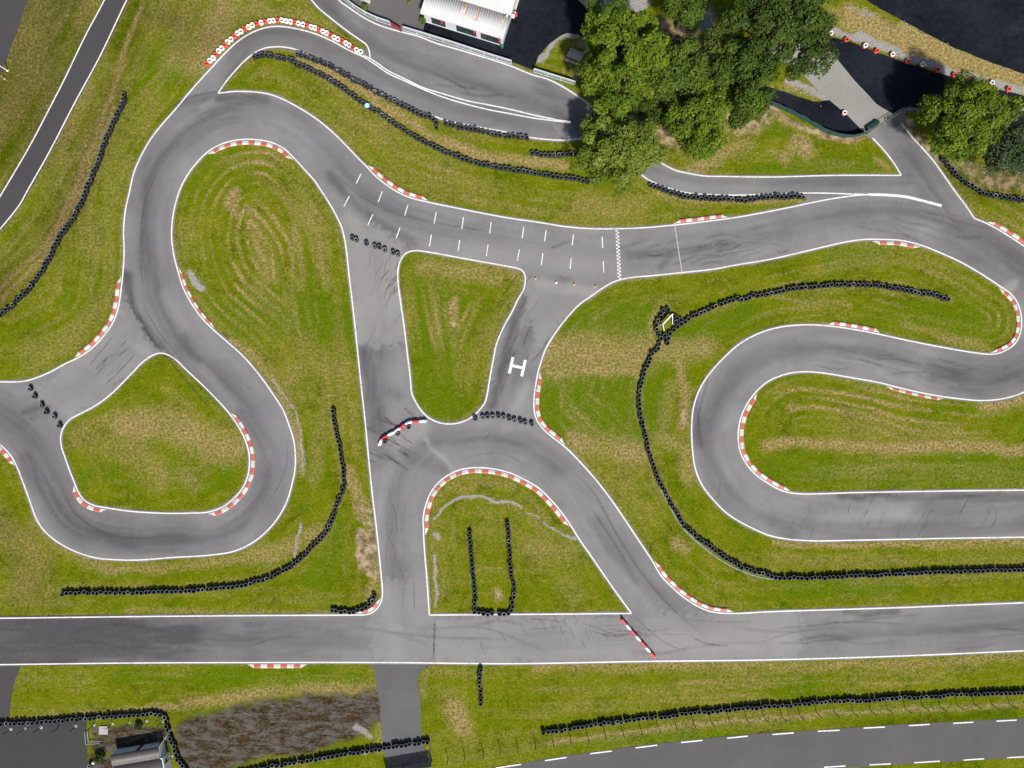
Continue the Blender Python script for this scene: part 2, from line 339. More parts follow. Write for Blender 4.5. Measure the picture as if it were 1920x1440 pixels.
BARE = [([(690,960),(700,1020),(702,1090)], 9, .75), ([(678,1005),(684,1040),(690,1075)], 13, .95), ([(668,930),(675,960)], 6, .6), ([(60,1040),(75,1060)], 8, .5),
 ([(684,1010),(680,1040),(685,1065)], 11, 1.1), ([(675,975),(682,985)], 8, .6), ([(652,280),(662,298),(680,318)], 3, 1.1), ([(1277,760),(1280,800)], 5, .8), ([(1490,262),(1512,275),(1500,285)], 7, .8), ([(1465,288),(1478,296)], 6, .7), ([(1350,305),(1330,315)], 7, .5),
 ([(1120,120),(1200,160),(1300,190),(1400,200)], 60, .9), ([(1260,60),(1300,100)], 40, .9), ([(1180,200),(1260,250)], 40, .8), ([(1440,205),(1500,236),(1560,260),(1620,258)], 4, 1.0),
 ([(1700,225),(1730,270),(1760,300)], 14, .8), ([(1790,300),(1850,335),(1920,345)], 26, .75), ([(1150,240),(1180,300),(1230,300)], 20, .6), ([(930,1117),(936,1122)], 5, .9),
 ([(1750,1,),(1780,30)], 3, .2),
 ([(690,1150),(676,1000)], 3, .5), ([(848,611),(851,613)], 4, 1.0), ([(1857,755),(1880,752)], 4, .8), ([(1530,1018),(1590,1019)], 4, .7),
]
GRAV = [
 ([(812,972),(820,960),(835,948),(852,937),(872,931),(905,932),(930,940),(955,947),(975,954)], 3.0, 1.0), ([(985,961),(1010,974)], 2.2, .8), ([(1022,979),(1060,1000),(1086,1015)], 3.2, 1.0), ([(820,1000),(825,1004)], 5, 1.0), ([(816,1036),(816,1080),(818,1140)], 3.4, 1.0), ([(813,1018),(814,1024)], 2, .8),
 ([(553,770),(560,800),(566,830),(571,860),(568,890)], 2.2, .9), ([(563,982),(557,1010),(551,1045)], 3.0, .9), ([(510,710),(535,745),(550,765)], 2.4, .7), ([(358,510),(368,528),(378,540)], 6.5, 1.2), ([(345,455),(343,462)], 3, .6),
 ([(1012,110),(1030,85),(1055,68),(1080,64)], 9, 1.0), ([(1090,0),(1140,12),(1200,0)], 24, 1.0), ([(1320,30),(1340,60)], 26, .8), ([(1560,55),(1640,80),(1720,115),(1800,140),(1920,172)], 10, 1.0), ([(1475,150),(1520,170),(1550,184)], 8, 1.0), ([(1650,12),(1750,62),(1860,115)], 3, .8), ([(1590,15),(1640,30)], 10, .5),
 ([(690,1140),(690,1144)], 3, .4), ([(800,1400),(806,1430)], 2.5, 1.0), ([(435,665),(470,705)], 2, .6), ([(725,1040),(700,1060)], 1, .2), ([(500,1060),(520,1050)], 8, .4), ([(1840,250),(1920,320)], 20, .4), ([(670,1360),(690,1380)], 8, .8), ([(680,1410),(700,1395)], 5, .8),
]
LUSH = [
 ([(480,580),(560,600),(640,600)], 26, .8), ([(620,1000),(600,1080)], 22, .7), ([(1080,600),(1200,620)], 18, .7), ([(1290,620),(1400,590)], 20, .8), ([(1040,765),(1185,770)], 52, .85), ([(1100,590),(1210,590)], 30, .6), ([(830,600),(840,760)], 60, .5), ([(560,560),(640,620)], 40, .5), ([(1460,880),(1700,885),(1920,880)], 22, .8), ([(1480,1095),(1700,1098)], 14, .7), ([(1500,650),(1680,590),(1860,610)], 18, .4), ([(1430,320),(1540,310),(1650,310)], 14, .8), ([(1440,235),(1480,250)], 10, .8), ([(150,900),(200,880)], 18, .6), ([(220,1270),(480,1268),(660,1265)], 12, .5), ([(820,520),(790,620),(830,700)], 20, .35), ([(1060,590),(1100,580)], 14, .6), ([(1650,470),(1560,490)], 16, .6), ([(1490,860),(1500,870)], 10, .3), ([(300,130),(330,120)], 30, .5), ([(210,420),(215,520)], 10, .4), ([(470,640),(380,560)], 16, .5), ([(340,880),(430,890)], 20, .5), ([(1450,1285),(1500,1280)], 20, .4), ([(1700,1320),(1900,1345)], 10, .6), ([(1100,1400),(1400,1372)], 8, .5),
]
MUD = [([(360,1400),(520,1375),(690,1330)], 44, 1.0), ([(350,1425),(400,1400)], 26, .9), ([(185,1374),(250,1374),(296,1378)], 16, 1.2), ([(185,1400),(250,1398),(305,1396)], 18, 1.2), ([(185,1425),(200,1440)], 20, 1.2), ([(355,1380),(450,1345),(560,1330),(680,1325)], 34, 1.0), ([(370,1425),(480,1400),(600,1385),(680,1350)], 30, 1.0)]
STRIPE = [([(480,400),(490,480)], 150, 1.1), ([(850,520),(845,600)], 60, .8), ([(1500,770),(1900,800)], 90, .8), ([(1500,560),(1860,590)], 90, .5), ([(1000,1300),(1920,1290)], 50, .35), ([(100,300),(160,650)], 120, .3), ([(300,840)], 140, .35), ([(1100,640),(1100,1000)], 120, .25), ([(450,1190),(200,1280)], 60, .3), ([(600,60),(200,100)], 120, .25), ([(1000,400),(700,260)], 40, .35)]
RUB_VIGNETTE = [  # tyre rubber wear; wide outer strokes also paint lens corner darkening into the asphalt
 ([(236,520),(250,590),(288,640),(340,700),(400,765)], 13, .75), ([(285,235),(350,190),(420,185),(500,186)], 11, .6), ([(430,215),(350,255),(300,310),(280,400),(280,480),(290,560),(330,640),(410,720)], 46, .30), ([(480,800),(510,870),(490,950),(430,1000),(330,1005)], 46, .22), ([(330,1005),(220,1000),(140,970),(95,900),(60,830),(0,775),(-100,740)], 50, .48), ([(1985,560),(1890,490),(1800,440)], 50, .42), ([(1960,670),(1880,707),(1780,700)], 48, .42), ([(1750,962),(2100,962)], 46, .28), ([(610,0),(700,60),(780,110)], 40, .3), ([(430,140),(470,80),(520,68),(600,95),(700,145)], 28, .35), ([(1700,300),(1760,380)], 40, .4), ([(240,650),(150,720),(60,750)], 40, .3), ([(1800,1180),(2100,1165)], 46, .35), ([(45,860),(88,935),(140,995),(220,1022),(330,1018)], 20, .5), ([(618,330),(680,395),(745,440),(770,455)], 12, .5), ([(690,660),(702,800)], 20, .65), ([(695,640),(755,645)], 9, .4), ([(1750,700),(1850,722),(1920,700)], 18, .5), ([(1890,480),(1920,520)], 16, .5),
 ([(-100,1200),(90,1200)], 60, 1.1), ([(-100,1200),(220,1200)], 60, .85), ([(-100,1200),(340,1199)], 60, .65), ([(-100,1200),(460,1197)], 60, .45), ([(-100,1200),(620,1197)], 60, .28), ([(470,1175),(640,1185)], 16, .4), ([(1580,926),(1690,930),(1920,932)], 10, .7), ([(1302,730),(1310,830)], 10, .55), ([(1450,985),(1490,1000)], 14, .5), ([(985,560),(962,620),(940,700),(925,760)], 12, .75), ([(1000,600),(975,720)], 10, .3), ([(1020,165),(1075,225)], 26, .5), ([(1585,1150),(1680,1146)], 7, .75), ([(760,850),(830,880)], 16, .4), ([(900,1000),(1000,930),(1080,960)], 12, .2), ([(800,830),(960,830),(1060,900),(1120,990),(1190,1090)], 9, .4), ([(280,300),(262,420),(262,500)], 10, .45), ([(190,690),(240,660)], 12, .5), ([(180,740),(260,700)], 10, .4), ([(860,140),(1000,190)], 18, .25), ([(760,1170),(800,1185)], 12, .3), ([(1300,1180),(1350,1170)], 14, .3), ([(1200,480),(1300,470),(1420,430)], 10, .35), ([(1240,500),(1260,480)], 9, .5), ([(730,730),(745,740)], 16, .35), ([(700,40),(690,80),(900,150)], 14, .2), ([(1690,260),(1760,340)], 16, .4), ([(1800,430),(1680,400)], 16, .25), ([(850,1160),(920,1170)], 8, .4), ([(960,1190),(1060,1185)], 5, .45), ([(900,1215),(1100,1212)], 4, .45), ([(1500,640),(1640,660)], 10, .25), ([(500,880),(450,985)], 12, .25),  # first strokes put lens falloff into the lower left straight, on darker asphalt
]
PALE = [
 ([(665,425),(690,520),(705,620)], 26, .4), ([(735,480),(745,620)], 20, .35), ([(795,818),(845,882)], 4, .6), ([(1240,1205),(1460,1195)], 34, .45), ([(880,470),(1150,490)], 26, .35), ([(1010,535),(1105,550)], 14, .5), ([(735,1110),(745,1235)], 24, .3), ([(845,245),(960,247)], 8, .25), ([(950,800),(985,720)], 12, .4), ([(400,190),(380,205)], 6, .35), ([(240,640),(280,665)], 12, .45), ([(90,745),(130,780)], 9, .3), ([(1400,760),(1360,800)], 9, .2), ([(1900,540),(1905,530)], 8, .6), ([(740,830),(790,800)], 18, .4), ([(310,560),(340,610)], 16, .3), ([(380,690),(440,760)], 10, .3), ([(1500,640),(1600,640)], 10, .2), ([(1540,970),(1700,960)], 12, .35), ([(1880,545),(1900,530)], 8, .5), ([(1650,700),(1760,740)], 6, .3), ([(740,1270),(760,1330)], 12, .3), ([(1060,900),(1110,960)], 14, .25),
]
CENTRES = [
 [(2100,1160),(1440,1190),(960,1198),(480,1198),(-200,1204)],
 [(1360,1185),(1250,1130),(1180,1050),(1110,945),(1040,865),(960,822),(890,815),(810,835),(755,905),(745,980),(757,1080),(760,1150)],
 [(715,830),(712,700),(700,560),(695,470),(690,410)],
 [(1985,560),(1890,490),(1800,440),(1680,410),(1560,420),(1400,455),(1250,470),(1100,475),(950,455),(800,425),(690,375),(620,300),(560,240),(500,215),(430,215),(350,255),(300,310),(280,400),(280,480),(290,560),(330,640),(410,720),(480,800),(510,870),(490,950),(430,1000),(330,1005),(220,1000),(140,970),(95,900),(60,830),(0,775),(-100,740)],
 [(1040,560),(985,640),(955,720),(950,800)],
 [(1960,670),(1880,707),(1750,695),(1600,660),(1500,652),(1420,680),(1360,740),(1340,820),(1360,890),(1420,945),(1500,970),(2100,962)],
 [(240,640),(150,720),(60,760)], [(610,0),(700,80),(850,140),(1000,180),(1080,215),(1150,270),(1230,320),(1350,347),(1600,345),(1700,345)],
 [(430,140),(470,80),(520,68),(600,95),(720,155),(850,205),(1000,240)], [(1660,235),(1740,340),(1780,400)]]

ROUGH_VIGNETTE = [([(60,60),(20,200)], 110, 1.1), ([(250,20),(200,180),(120,400),(0,540)], 42, .7), ([(330,30),(420,60)], 60, .6), ([(1400,1385),(1900,1335)], 9, .6), ([(0,1000),(60,1080),(60,1120)], 50, .5), ([(1780,330),(1920,350)], 40, .6), ([(300,1345),(360,1330)], 20, .4)]  # coarse unmown grass; at upper left mostly lens falloff put into its colour

PATCH = [(A((646,390),(668,408),(700,424),(735,438),(762,458),(750,480),(745,520),(757,600),(762,640),(735,652),(700,648),(668,642),(655,520)), 0, .40),
 (A((238,560),(258,605),(284,640),(318,672),(290,668),(250,697),(200,746),(132,786),(58,738),(150,668),(215,600)), 0, .30),
 (A((716,1085),(800,1085),(805,1153),(813,1160),(811,1241),(700,1241),(690,1156)), 0, .22), (A((811,1160),(1180,1160),(1225,1240),(813,1241)), 0, .30),
 (A((700,790),(770,765),(792,790),(800,820),(770,860),(735,880),(700,900)), .12, 0), (A((985,507),(1010,530),(1090,545),(1135,530),(1050,605),(1010,660),(985,560)), 0, .3), (A((1240,1150),(1340,1150),(1500,1148),(1500,1232),(1240,1238),(1190,1170)), 0, .32)]
# ------------------------------------------------------------------ materials
def grass_material():
    m, nt, b = mat('grass_ground'); n = N(nt)
    dry, bare, grav, mud, lush = [n.attr(k) for k in ('dry', 'bare', 'grav', 'mud', 'lush')]
    n1, n2 = n.noise(0.22, 3), n.noise(0.9, 5, 0.65)
    n3, n4 = n.noise(3.2, 4, 0.7), n.noise(9.0, 3, 0.75)
    t = n.m('ADD', n.m('MULTIPLY_ADD', n1, 0.5, n.m('MULTIPLY', n2, 0.55)), n.m('MULTIPLY', n3, 0.35))   # ~0.7
    g = n.mix(n.ss(t, 0.5, 0.72), (0.058, 0.082, 0.002), (0.112, 0.135, 0.003))
    g = n.mix(n.ss(t, 0.70, 0.95), g, (0.178, 0.172, 0.012))
    g = n.mix(n.ss(n.m('ADD', lush, n.m('MULTIPLY', n2, 0.4)), 0.30, 1.0, 0, 0.85), g, (0.078, 0.126, 0.002))
    straw = n.mix(n.ss(n3, 0.35, 0.65), (0.165, 0.123, 0.036), (0.330, 0.255, 0.110))
    jit = n.m('ADD', n.m('MULTIPLY', n.m('SUBTRACT', n3, 0.5), 0.85), n.m('MULTIPLY', n.m('SUBTRACT', n4, 0.5), 0.7))
    jit2 = n.m('ADD', jit, n.m('MULTIPLY', n.m('SUBTRACT', n2, 0.5), 1.0))
    fd = n.m('MULTIPLY', n.m('ADD', n.m('SUBTRACT', dry, .02), n.m('MULTIPLY', jit2, .55)), 1.05, clamp=True)
    c = n.mix(fd, g, straw)
    soil = n.mix(n.ss(n2, 0.35, 0.65), (0.120, 0.084, 0.048), (0.370, 0.285, 0.180))
    c = n.mix(n.ss(n.m('ADD', bare, n.m('MULTIPLY', jit2, 0.55)), 0.32, 0.85), c, soil)
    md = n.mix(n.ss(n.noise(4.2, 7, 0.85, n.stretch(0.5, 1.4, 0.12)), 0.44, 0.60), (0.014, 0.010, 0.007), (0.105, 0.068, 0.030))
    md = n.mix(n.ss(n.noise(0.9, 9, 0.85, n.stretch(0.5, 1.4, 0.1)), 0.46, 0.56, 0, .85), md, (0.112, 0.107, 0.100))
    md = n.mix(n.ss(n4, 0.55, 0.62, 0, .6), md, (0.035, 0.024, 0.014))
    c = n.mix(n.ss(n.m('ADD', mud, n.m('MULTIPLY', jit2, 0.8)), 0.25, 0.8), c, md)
    st = n.nt.nodes.new('ShaderNodeTexVoronoi'); st.inputs['Scale'].default_value = 13.0; n.l(n.pos(), st.inputs['Vector'])
    gv = n.mix(n.ss(st.outputs['Distance'], 0.1, 0.6), (0.44, 0.425, 0.40), (0.22, 0.21, 0.195))
    c = n.mix(n.ss(n.m('ADD', grav, n.m('MULTIPLY', jit2, 0.5)), 0.22, 0.80), c, gv)
    # yellow and white flower heads
    fl = n.nt.nodes.new('ShaderNodeTexVoronoi'); fl.inputs['Scale'].default_value = 2.6; n.l(n.pos(), fl.inputs['Vector'])
    ff = n.m('MULTIPLY', n.ss(fl.outputs['Distance'], 0.07, 0.16, 1, 0), n.ss(n.noise(0.35, 3), 0.5, 0.62))
    ff = n.m('MULTIPLY', ff, n.ss(n.m('ADD', n.m('ADD', bare, grav), n.m('ADD', mud, n.m('MULTIPLY', dry, .5))), 0.15, 0.45, .8, 0))
    c = n.mix(ff, c, (0.42, 0.34, 0.03))
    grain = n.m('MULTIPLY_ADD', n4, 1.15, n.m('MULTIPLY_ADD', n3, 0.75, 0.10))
    grain = n.m('MULTIPLY', grain, n.ss(n.attr('rough'), 0, 1, 1, 0.56))  # darkens coarse grass and carries the painted lens falloff
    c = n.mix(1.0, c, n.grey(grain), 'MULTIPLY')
    n.l(c, b.inputs['Base Color']); b.inputs['Roughness'].default_value = 0.95
    b.inputs['Specular IOR Level'].default_value = 0.0
    n.bump(n.m('ADD', n4, n.m('MULTIPLY', n3, 1.5)), 0.8, 0.10, b)
    return m
def asphalt_material(name, base, attrs=False, rough=0.85, scuff=0.12, tint=(1, 0.985, 1.02), patch=0.25):
    m, nt, b = mat(name); n = N(nt)
    n1, n2, n3 = n.noise(0.16, 5, 0.6), n.noise(1.6, 5, 0.7), n.noise(14, 3, 0.8)
    v = n.m('MULTIPLY_ADD', n.m('SUBTRACT', n1, 0.5), patch * 2, 1.0)
    v = n.m('MULTIPLY_ADD', n.m('SUBTRACT', n2, 0.5), scuff * 2, v)
    v = n.m('MULTIPLY_ADD', n.m('SUBTRACT', n3, 0.5), 0.55, v)
    c = n.mix(1.0, tuple(base * t for t in tint), n.grey(v), 'MULTIPLY')
    if base < .012: c = n.mix(n.ss(n.noise(.22, 7, .72, n.stretch(.6, 1.2, .45)), .54, .80, 0, .5), c, (.050, .056, .066))
    if attrs:
        j = n.m('MULTIPLY', n.m('SUBTRACT', n2, 0.5), 0.5)
        c = n.mix(n.m('MULTIPLY', n.m('ADD', n.attr('rub_vignette'), n.m('MULTIPLY', j, .5)), 0.95, clamp=True), c, (0.056, 0.052, 0.058))  # rubber wear mixed with lens falloff put into the colour
        c = n.mix(n.m('MULTIPLY', n.m('ADD', n.attr('pale'), n.m('MULTIPLY', j, .5)), 0.9, clamp=True), c, (0.285, 0.275, 0.262))
    n.l(c, b.inputs['Base Color']); b.inputs['Roughness'].default_value = rough
    b.inputs['Specular IOR Level'].default_value = 0.3 if base > .03 else 0.06
    n.bump(n3, 0.35, 0.01, b); return m
def paint_material(name, col, wear=0.45):
    m, nt, b = mat(name); n = N(nt)
    w = n.ss(n.m('ADD', n.noise(5.5, 5, 0.75), n.m('MULTIPLY', n.noise(0.5, 3), 0.35)), 0.66, 0.84, 0, wear)
    c = n.mix(n.noise(1.1, 4), tuple(x * 0.85 for x in col), col)
    c = n.mix(w, c, (0.20, 0.19, 0.185)); n.l(c, b.inputs['Base Color']); b.inputs['Roughness'].default_value = 0.6
    return m
M_grass = grass_material()
M_track = asphalt_material('track_asphalt', 0.172, True, patch=.42)
M_roadW = asphalt_material('old_road_asphalt', 0.048, tint=(1, .97, 1.03), patch=.15)
M_roadS = asphalt_material('south_road_asphalt', 0.080)
M_lane = asphalt_material('access_asphalt', 0.092, patch=.35)
M_yard = asphalt_material('yard_asphalt', 0.100, tint=(1.02, .97, 1.0))
M_dark = asphalt_material('fresh_asphalt', 0.0118, scuff=.9, tint=(.80, .93, 1.45), patch=1.1)
M_darkyard = asphalt_material('yard_dark_asphalt', 0.036, tint=(.97, 1, 1.05))
M_conc = asphalt_material('pale_concrete', 0.225, tint=(1.02, 1, .94), patch=.3)
M_line = paint_material('white_line_paint', (0.72, 0.71, 0.69), 0.6)
M_linefaint = paint_material('faint_line_paint', (0.50, 0.49, 0.48), 0.9)
M_kred = paint_material('kerb_red_paint', (0.50, 0.100, 0.068), 0.85)
M_kwhite = paint_material('kerb_white_paint', (0.62, 0.595, 0.565), 0.8)
M_rubber = flat('tyre_rubber', (0.0085, 0.0105, 0.015), 0.9, 0.4, 5)
M_rim = flat('dusty_tyre_bead', (0.105, 0.118, 0.138), 0.9, 0.25, 1.7)
M_rim2 = flat('pale_tyre_bead', (0.25, 0.255, 0.27), 0.8, 0.3, 3)
M_twhite = flat('white_tyre_paint', (0.80, 0.79, 0.78), 0.5, 0.06, 4, dirt=((0.3, 0.27, 0.24), 0.35))
M_tred = flat('red_tyre_paint', (0.62, 0.055, 0.025), 0.5, 0.18, 4, dirt=((0.2, 0.03, 0.02), 0.5))
M_pred = flat('red_plastic', (0.68, 0.035, 0.06), 0.35, 0.12, 3)
M_pwhite = flat('white_plastic', (0.82, 0.82, 0.80), 0.35, 0.05, 3, dirt=((0.4, 0.37, 0.33), 0.2))
M_cone = flat('faded_orange_plastic', (0.60, 0.25, 0.19), 0.5, 0.1, 8)
M_galv = flat('galvanised_steel', (0.24, 0.285, 0.32), 0.55, 0.10, 3)
M_galvl = flat('pale_steel_rail', (0.50, 0.53, 0.56), 0.5, 0.06, 3)
M_post = flat('dark_green_steel', (0.012, 0.022, 0.018), 0.5, 0.2, 8)
M_concf = flat('concrete_foot', (0.42, 0.40, 0.34), 0.9, 0.2, 9)
M_wire = flat('fence_wire', (0.10, 0.12, 0.11), 0.5, 0.2, 9, metal=.5)
M_net = flat('green_netting', (0.020, 0.062, 0.060), 0.8, 0.35, 5)
M_tarp = flat('dark_green_tarpaulin', (0.006, 0.040, 0.034), 0.55, 0.3, 3)
M_bark = flat('bark', (0.10, 0.075, 0.05), 0.95, 0.35, 8, bump=.5)
M_wood = flat('weathered_wood', (0.40, 0.37, 0.34), 0.85, 0.15, 6)
M_rust = flat('rusty_rail', (0.19, 0.14, 0.095), 0.7, 0.3, 6)
M_black = flat('black_mark', (0.02, 0.02, 0.022), 0.8)
M_teal = flat('pale_teal_netting', (0.20, 0.27, 0.245), .8, .3, 2)
M_blue = flat('light_blue_lid', (0.30, 0.66, 0.80), 0.5, 0.05)
M_sred = flat('dark_red_mesh', (0.23, 0.022, 0.055), 0.6, 0.25, 6)
M_glass = flat('dark_window_glass', (0.035, 0.055, 0.06), 0.12, 0.5, 0.7)
M_frame = flat('dark_window_frame', (0.03, 0.035, 0.04), 0.4)
M_wall = flat('white_wall_panel', (0.56, 0.58, 0.62), 0.6, 0.05, 2, dirt=((0.4, 0.4, 0.38), .2))

# ------------------------------------------------------------------ ground sheet
xs = np.arange(-72, 72.01, 0.2); ys = np.arange(-55, 55.01, 0.2)
ext = np.array([0.5, 1.2, 2.5, 5, 10, 20, 40, 80, 160, 320, 640, 1200])
gx = np.concatenate([-72 - ext[::-1], xs, 72 + ext]); gy = np.concatenate([-55 - ext[::-1], ys, 55 + ext])
X, Y = np.meshgrid(gx, gy); pts = np.stack([X.ravel(), Y.ravel()], 1); nx, ny = len(gx), len(gy)
px, py = pts[:, 0], pts[:, 1]
wx = px + 1.2 * (fbm(px * .5, py * .5, 91) - .5) ; wy = py + 1.2 * (fbm(px * .5, py * .5, 92) - .5)
wpts = np.stack([wx, wy], 1)
zmod = 0.55 + 0.8 * fbm(px * .35, py * .35, 93, 4)
def zones(lst, soft=1.0):
    a = np.zeros(len(pts))
    for path, hw, s in lst:
        r = hw / S; lim = r * (1.6 + soft)
        d = dpoly(wpts, W2(path), lim)
        a = np.maximum(a, s * sstep(r * (1 + soft * .9), r * .1, d) * zmod)
    return a
lines_m = [W2(resample(l, 4.0)) for l in (Bl, Cl, Dl, El, Fl, Gl, Hl, Il, Jl, Kl, Ml, Zl, RL1, RL2)]
allp = np.concatenate(lines_m)
kd = kdtree.KDTree(len(allp))
for i, p in enumerate(allp): kd.insert((p[0], p[1], 0), i)
kd.balance()
inside = (np.abs(px) < 71) & (np.abs(py) < 54)
dedge = np.full(len(pts), 5.0)
fnd = [kd.find((a, b, 0))[1:] for a, b in pts[inside]]
dedge[inside] = [q[1] for q in fnd]; along = np.zeros(len(pts)); along[inside] = [q[0] * 4.0 / S for q in fnd]
dry = 0.18 * (fbm(px * .07, py * .07, 3, 4) - .45) * 2 + 0.05
corner = sstep(-25, -60, px) * sstep(-5, 30, py)
dry += corner * (0.15 + 0.7 * (fbm(px * .16 + py * .08, py * .05, 8, 4) - .45))
streak = (fbm(along / 7.0, dedge / .42, 201, 3) - .5) + .8 * (fbm(along / 16.0, dedge / 1.1, 211, 2) - .5)
broad = fbm(px * .11, py * .11, 221, 4) - .5
dry += (.55 * streak * sstep(12, 6, dedge) * inside) + .55 * broad
ang = fbm(px * .9 + py * .5, py * .12, 21, 3)
dry = np.maximum(dry, zones(DRY))
stw = zones(STRIPE, .4)
ph = dedge / 1.22 + 1.5 * fbm(px * .10, py * .10, 5, 2) + .08 * fbm(px * .6, py * .6, 6, 2)
sn_ = np.sin(ph * 2 * math.pi)
strp = (np.clip(sn_, 0, 1) ** 1.3 - .12 * np.clip(-sn_, 0, 1)) * (0.25 + 1.3 * fbm(px * .45, py * .45, 31, 3)) * sstep(.30, .52, fbm(px * .16, py * .16, 33, 2))
dry += 0.88 * stw * strp * (.15 + 1.15 * sstep(.3, .7, fbm(along / 3.5, dedge / .9, 231, 3))) * sstep(0.3, 1.2, dedge) * (dedge < 13)
dry += 0.30 * sstep(0.9, 0.1, dedge) * fbm(px * .6, py * .6, 44, 3)
lush = .9 * np.clip(-streak * inside, 0, 1) + 1.1 * np.clip(-broad, 0, 1) + zones(LUSH, 1.5) + 0.25 * stw * np.clip(-strp, 0, 1)
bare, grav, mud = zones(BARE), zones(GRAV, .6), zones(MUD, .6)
rough = zones(ROUGH_VIGNETTE, 1.2) * (.55 + .9 * fbm(px * .25, py * .25, 55, 3))  # mask for unmown grass and the lens darkening painted with it
gz = np.zeros(len(pts))
vv = np.c_[pts, gz]
ii = (np.arange(ny - 1)[:, None] * nx + np.arange(nx - 1)[None, :]).ravel()
ff = np.stack([ii, ii + 1, ii + nx + 1, ii + nx], 1)
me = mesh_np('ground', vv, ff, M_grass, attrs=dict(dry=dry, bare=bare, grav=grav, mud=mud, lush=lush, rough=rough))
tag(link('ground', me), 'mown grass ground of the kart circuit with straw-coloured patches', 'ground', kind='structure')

# ------------------------------------------------------------------ asphalt
OUT = offset_in(resample(np.vstack([W2(outer), W2(outer)[:1]]), 0.4)[:-1], -0.22, 0.03, 50)
g = np.stack(np.meshgrid(np.arange(-70, 70, .34), np.arange(-50, 53, .34)), -1).reshape(-1, 2)
g = g + rng.uniform(-.09, .09, g.shape)
k = inpoly(g, OUT)
for h in GRIN: k &= ~inpoly(g, h)
g = g[k]
v, f = sheet(OUT, GRIN, g)
# direction of travel on the track, from the centre lines
cp, cu, ct = [], [], []
u0 = 0
for c in CENTRES:
    l = W2(resample(spl(c), 6.0)); t = np.gradient(l, axis=0); t /= np.linalg.norm(t, axis=1)[:, None]
    s = np.concatenate([[0], np.cumsum(np.linalg.norm(np.diff(l, axis=0), axis=1))])
    cp.append(l); ct.append(t); cu.append(s + u0); u0 += s[-1] + 50
cp, ct, cu = map(np.concatenate, (cp, ct, cu))
kc = kdtree.KDTree(len(cp))
for i, p in enumerate(cp): kc.insert((p[0], p[1], 0), i)
kc.balance()
ci = np.array([kc.find((p[0], p[1], 0))[1] for p in v])
dv = v - cp[ci]; uu = cu[ci] + (dv * ct[ci]).sum(1); vw = dv[:, 0] * -ct[ci][:, 1] + dv[:, 1] * ct[ci][:, 0]
st1 = fbm(uu / 9.0, vw / 0.55, 61, 3) - .5; st2 = fbm(uu / 3.0, vw / 0.4, 71, 3) - .5
rub_vignette = 0.02 + 0.36 * st1 + 0.26 * st2 + .42 * np.exp(-((vw + 1.6 * (fbm(uu / 22, uu * 0, 66, 2) - .5) * 2) / 1.25) ** 2) * (.4 + 1.2 * fbm(uu / 14, uu * 0 + 3, 67, 2)); pale = 0.22 * (-st1) + 0.25 * (fbm(v[:, 0] * .08, v[:, 1] * .08, 77) - .55)
wv = v + 0.9 * np.stack([fbm(v[:, 0] * .5, v[:, 1] * .5, 81) - .5, fbm(v[:, 0] * .5, v[:, 1] * .5, 82) - .5], 1)
for lst, which in ((RUB_VIGNETTE, 0), (PALE, 1)):
    for path, hw, s in lst:
        r = hw / S; d = dpoly(wv, W2(resample(spl(path), 10)), r * 2.2)
        a = s * sstep(r * 1.5, r * .2, d) * np.clip(1 + .75 * st2 + .6 * st1, 0.2, 1.4)
        if which: pale = np.maximum(pale, a)
        else: rub_vignette = np.maximum(rub_vignette, a) + .35 * np.minimum(np.maximum(rub_vignette, 0), a)
for poly, dr, dp in PATCH:
    k = inpoly(v + .30 * rng.normal(size=v.shape), W2(poly)); pale[k] = np.maximum(pale[k], dp * (.8 + .6 * st1[k])); rub_vignette[k] = np.maximum(rub_vignette[k] * (.5 if dp > dr else 1), dr)
ROADS = 0.030
me = mesh_np('kart_track', np.c_[v, np.full(len(v), ROADS)], up(v, f), M_track, attrs=dict(rub_vignette=rub_vignette, pale=pale))
tag(link('kart_track', me), 'grey asphalt kart track with branching lanes', 'track', kind='structure')
def slab(name, loop, m, z, label, jit=0.0, seed=0):
    l = W2(loop); l = resample(np.vstack([l, l[:1]]), 0.6)[:-1]
    if jit:
        nn = norms(l, True); l = l + nn * ((fbm(l[:, 0] * .9, l[:, 1] * .9, seed, 3) - .5) * 2 * jit)[:, None]
    v, f = sheet(l)
    tag(link(name, mesh_np(name, np.c_[v, np.full(len(v), z)], up(v, f), m)), label, name.replace('_', ' '), kind='structure')
def wide(l, d): return l + norms(l, False) * d
slab('perimeter_road', np.concatenate([wide(RL1, 3), rev(wide(RL2, -3))]), M_roadW, 0.020, 'narrow dark asphalt road with white edge lines in the upper left', .08, 3)
slab('corner_yard', A((-200,-60),(70,-60),(52,0),(42,32),(27,72),(15,105),(5,130),(0,146),(-30,190),(-200,300)), M_roadW, 0.016, 'dark asphalt yard in the upper left corner', .15, 4)
slab('left_access', A((-200,1246),(36,1246),(38,1253),(27,1277),(21,1305),(18,1350),(17,1372),(-200,1372)), M_roadW, 0.020, 'dark asphalt access behind the lower left corner', .08, 5)
slab('lower_yard', A((-200,1352),(30,1352),(100,1349),(162,1347),(164,1400),(166,1440),(166,1520),(-200,1520)), M_darkyard, 0.024, 'dark asphalt yard in the lower left corner', .12, 6)
slab('service_lane', np.concatenate([spl([(690,1243),(698,1250),(705,1280),(712,1317),(714,1350),(716,1380),(724,1430),(730,1500)]), spl([(812,1500),(807,1430),(797,1406),(791,1380),(789,1330),(785,1292),(786,1265),(793,1254),(812,1247),(830,1243)])]), M_lane, 0.022, 'asphalt service lane leading down from the main straight', .10, 7)
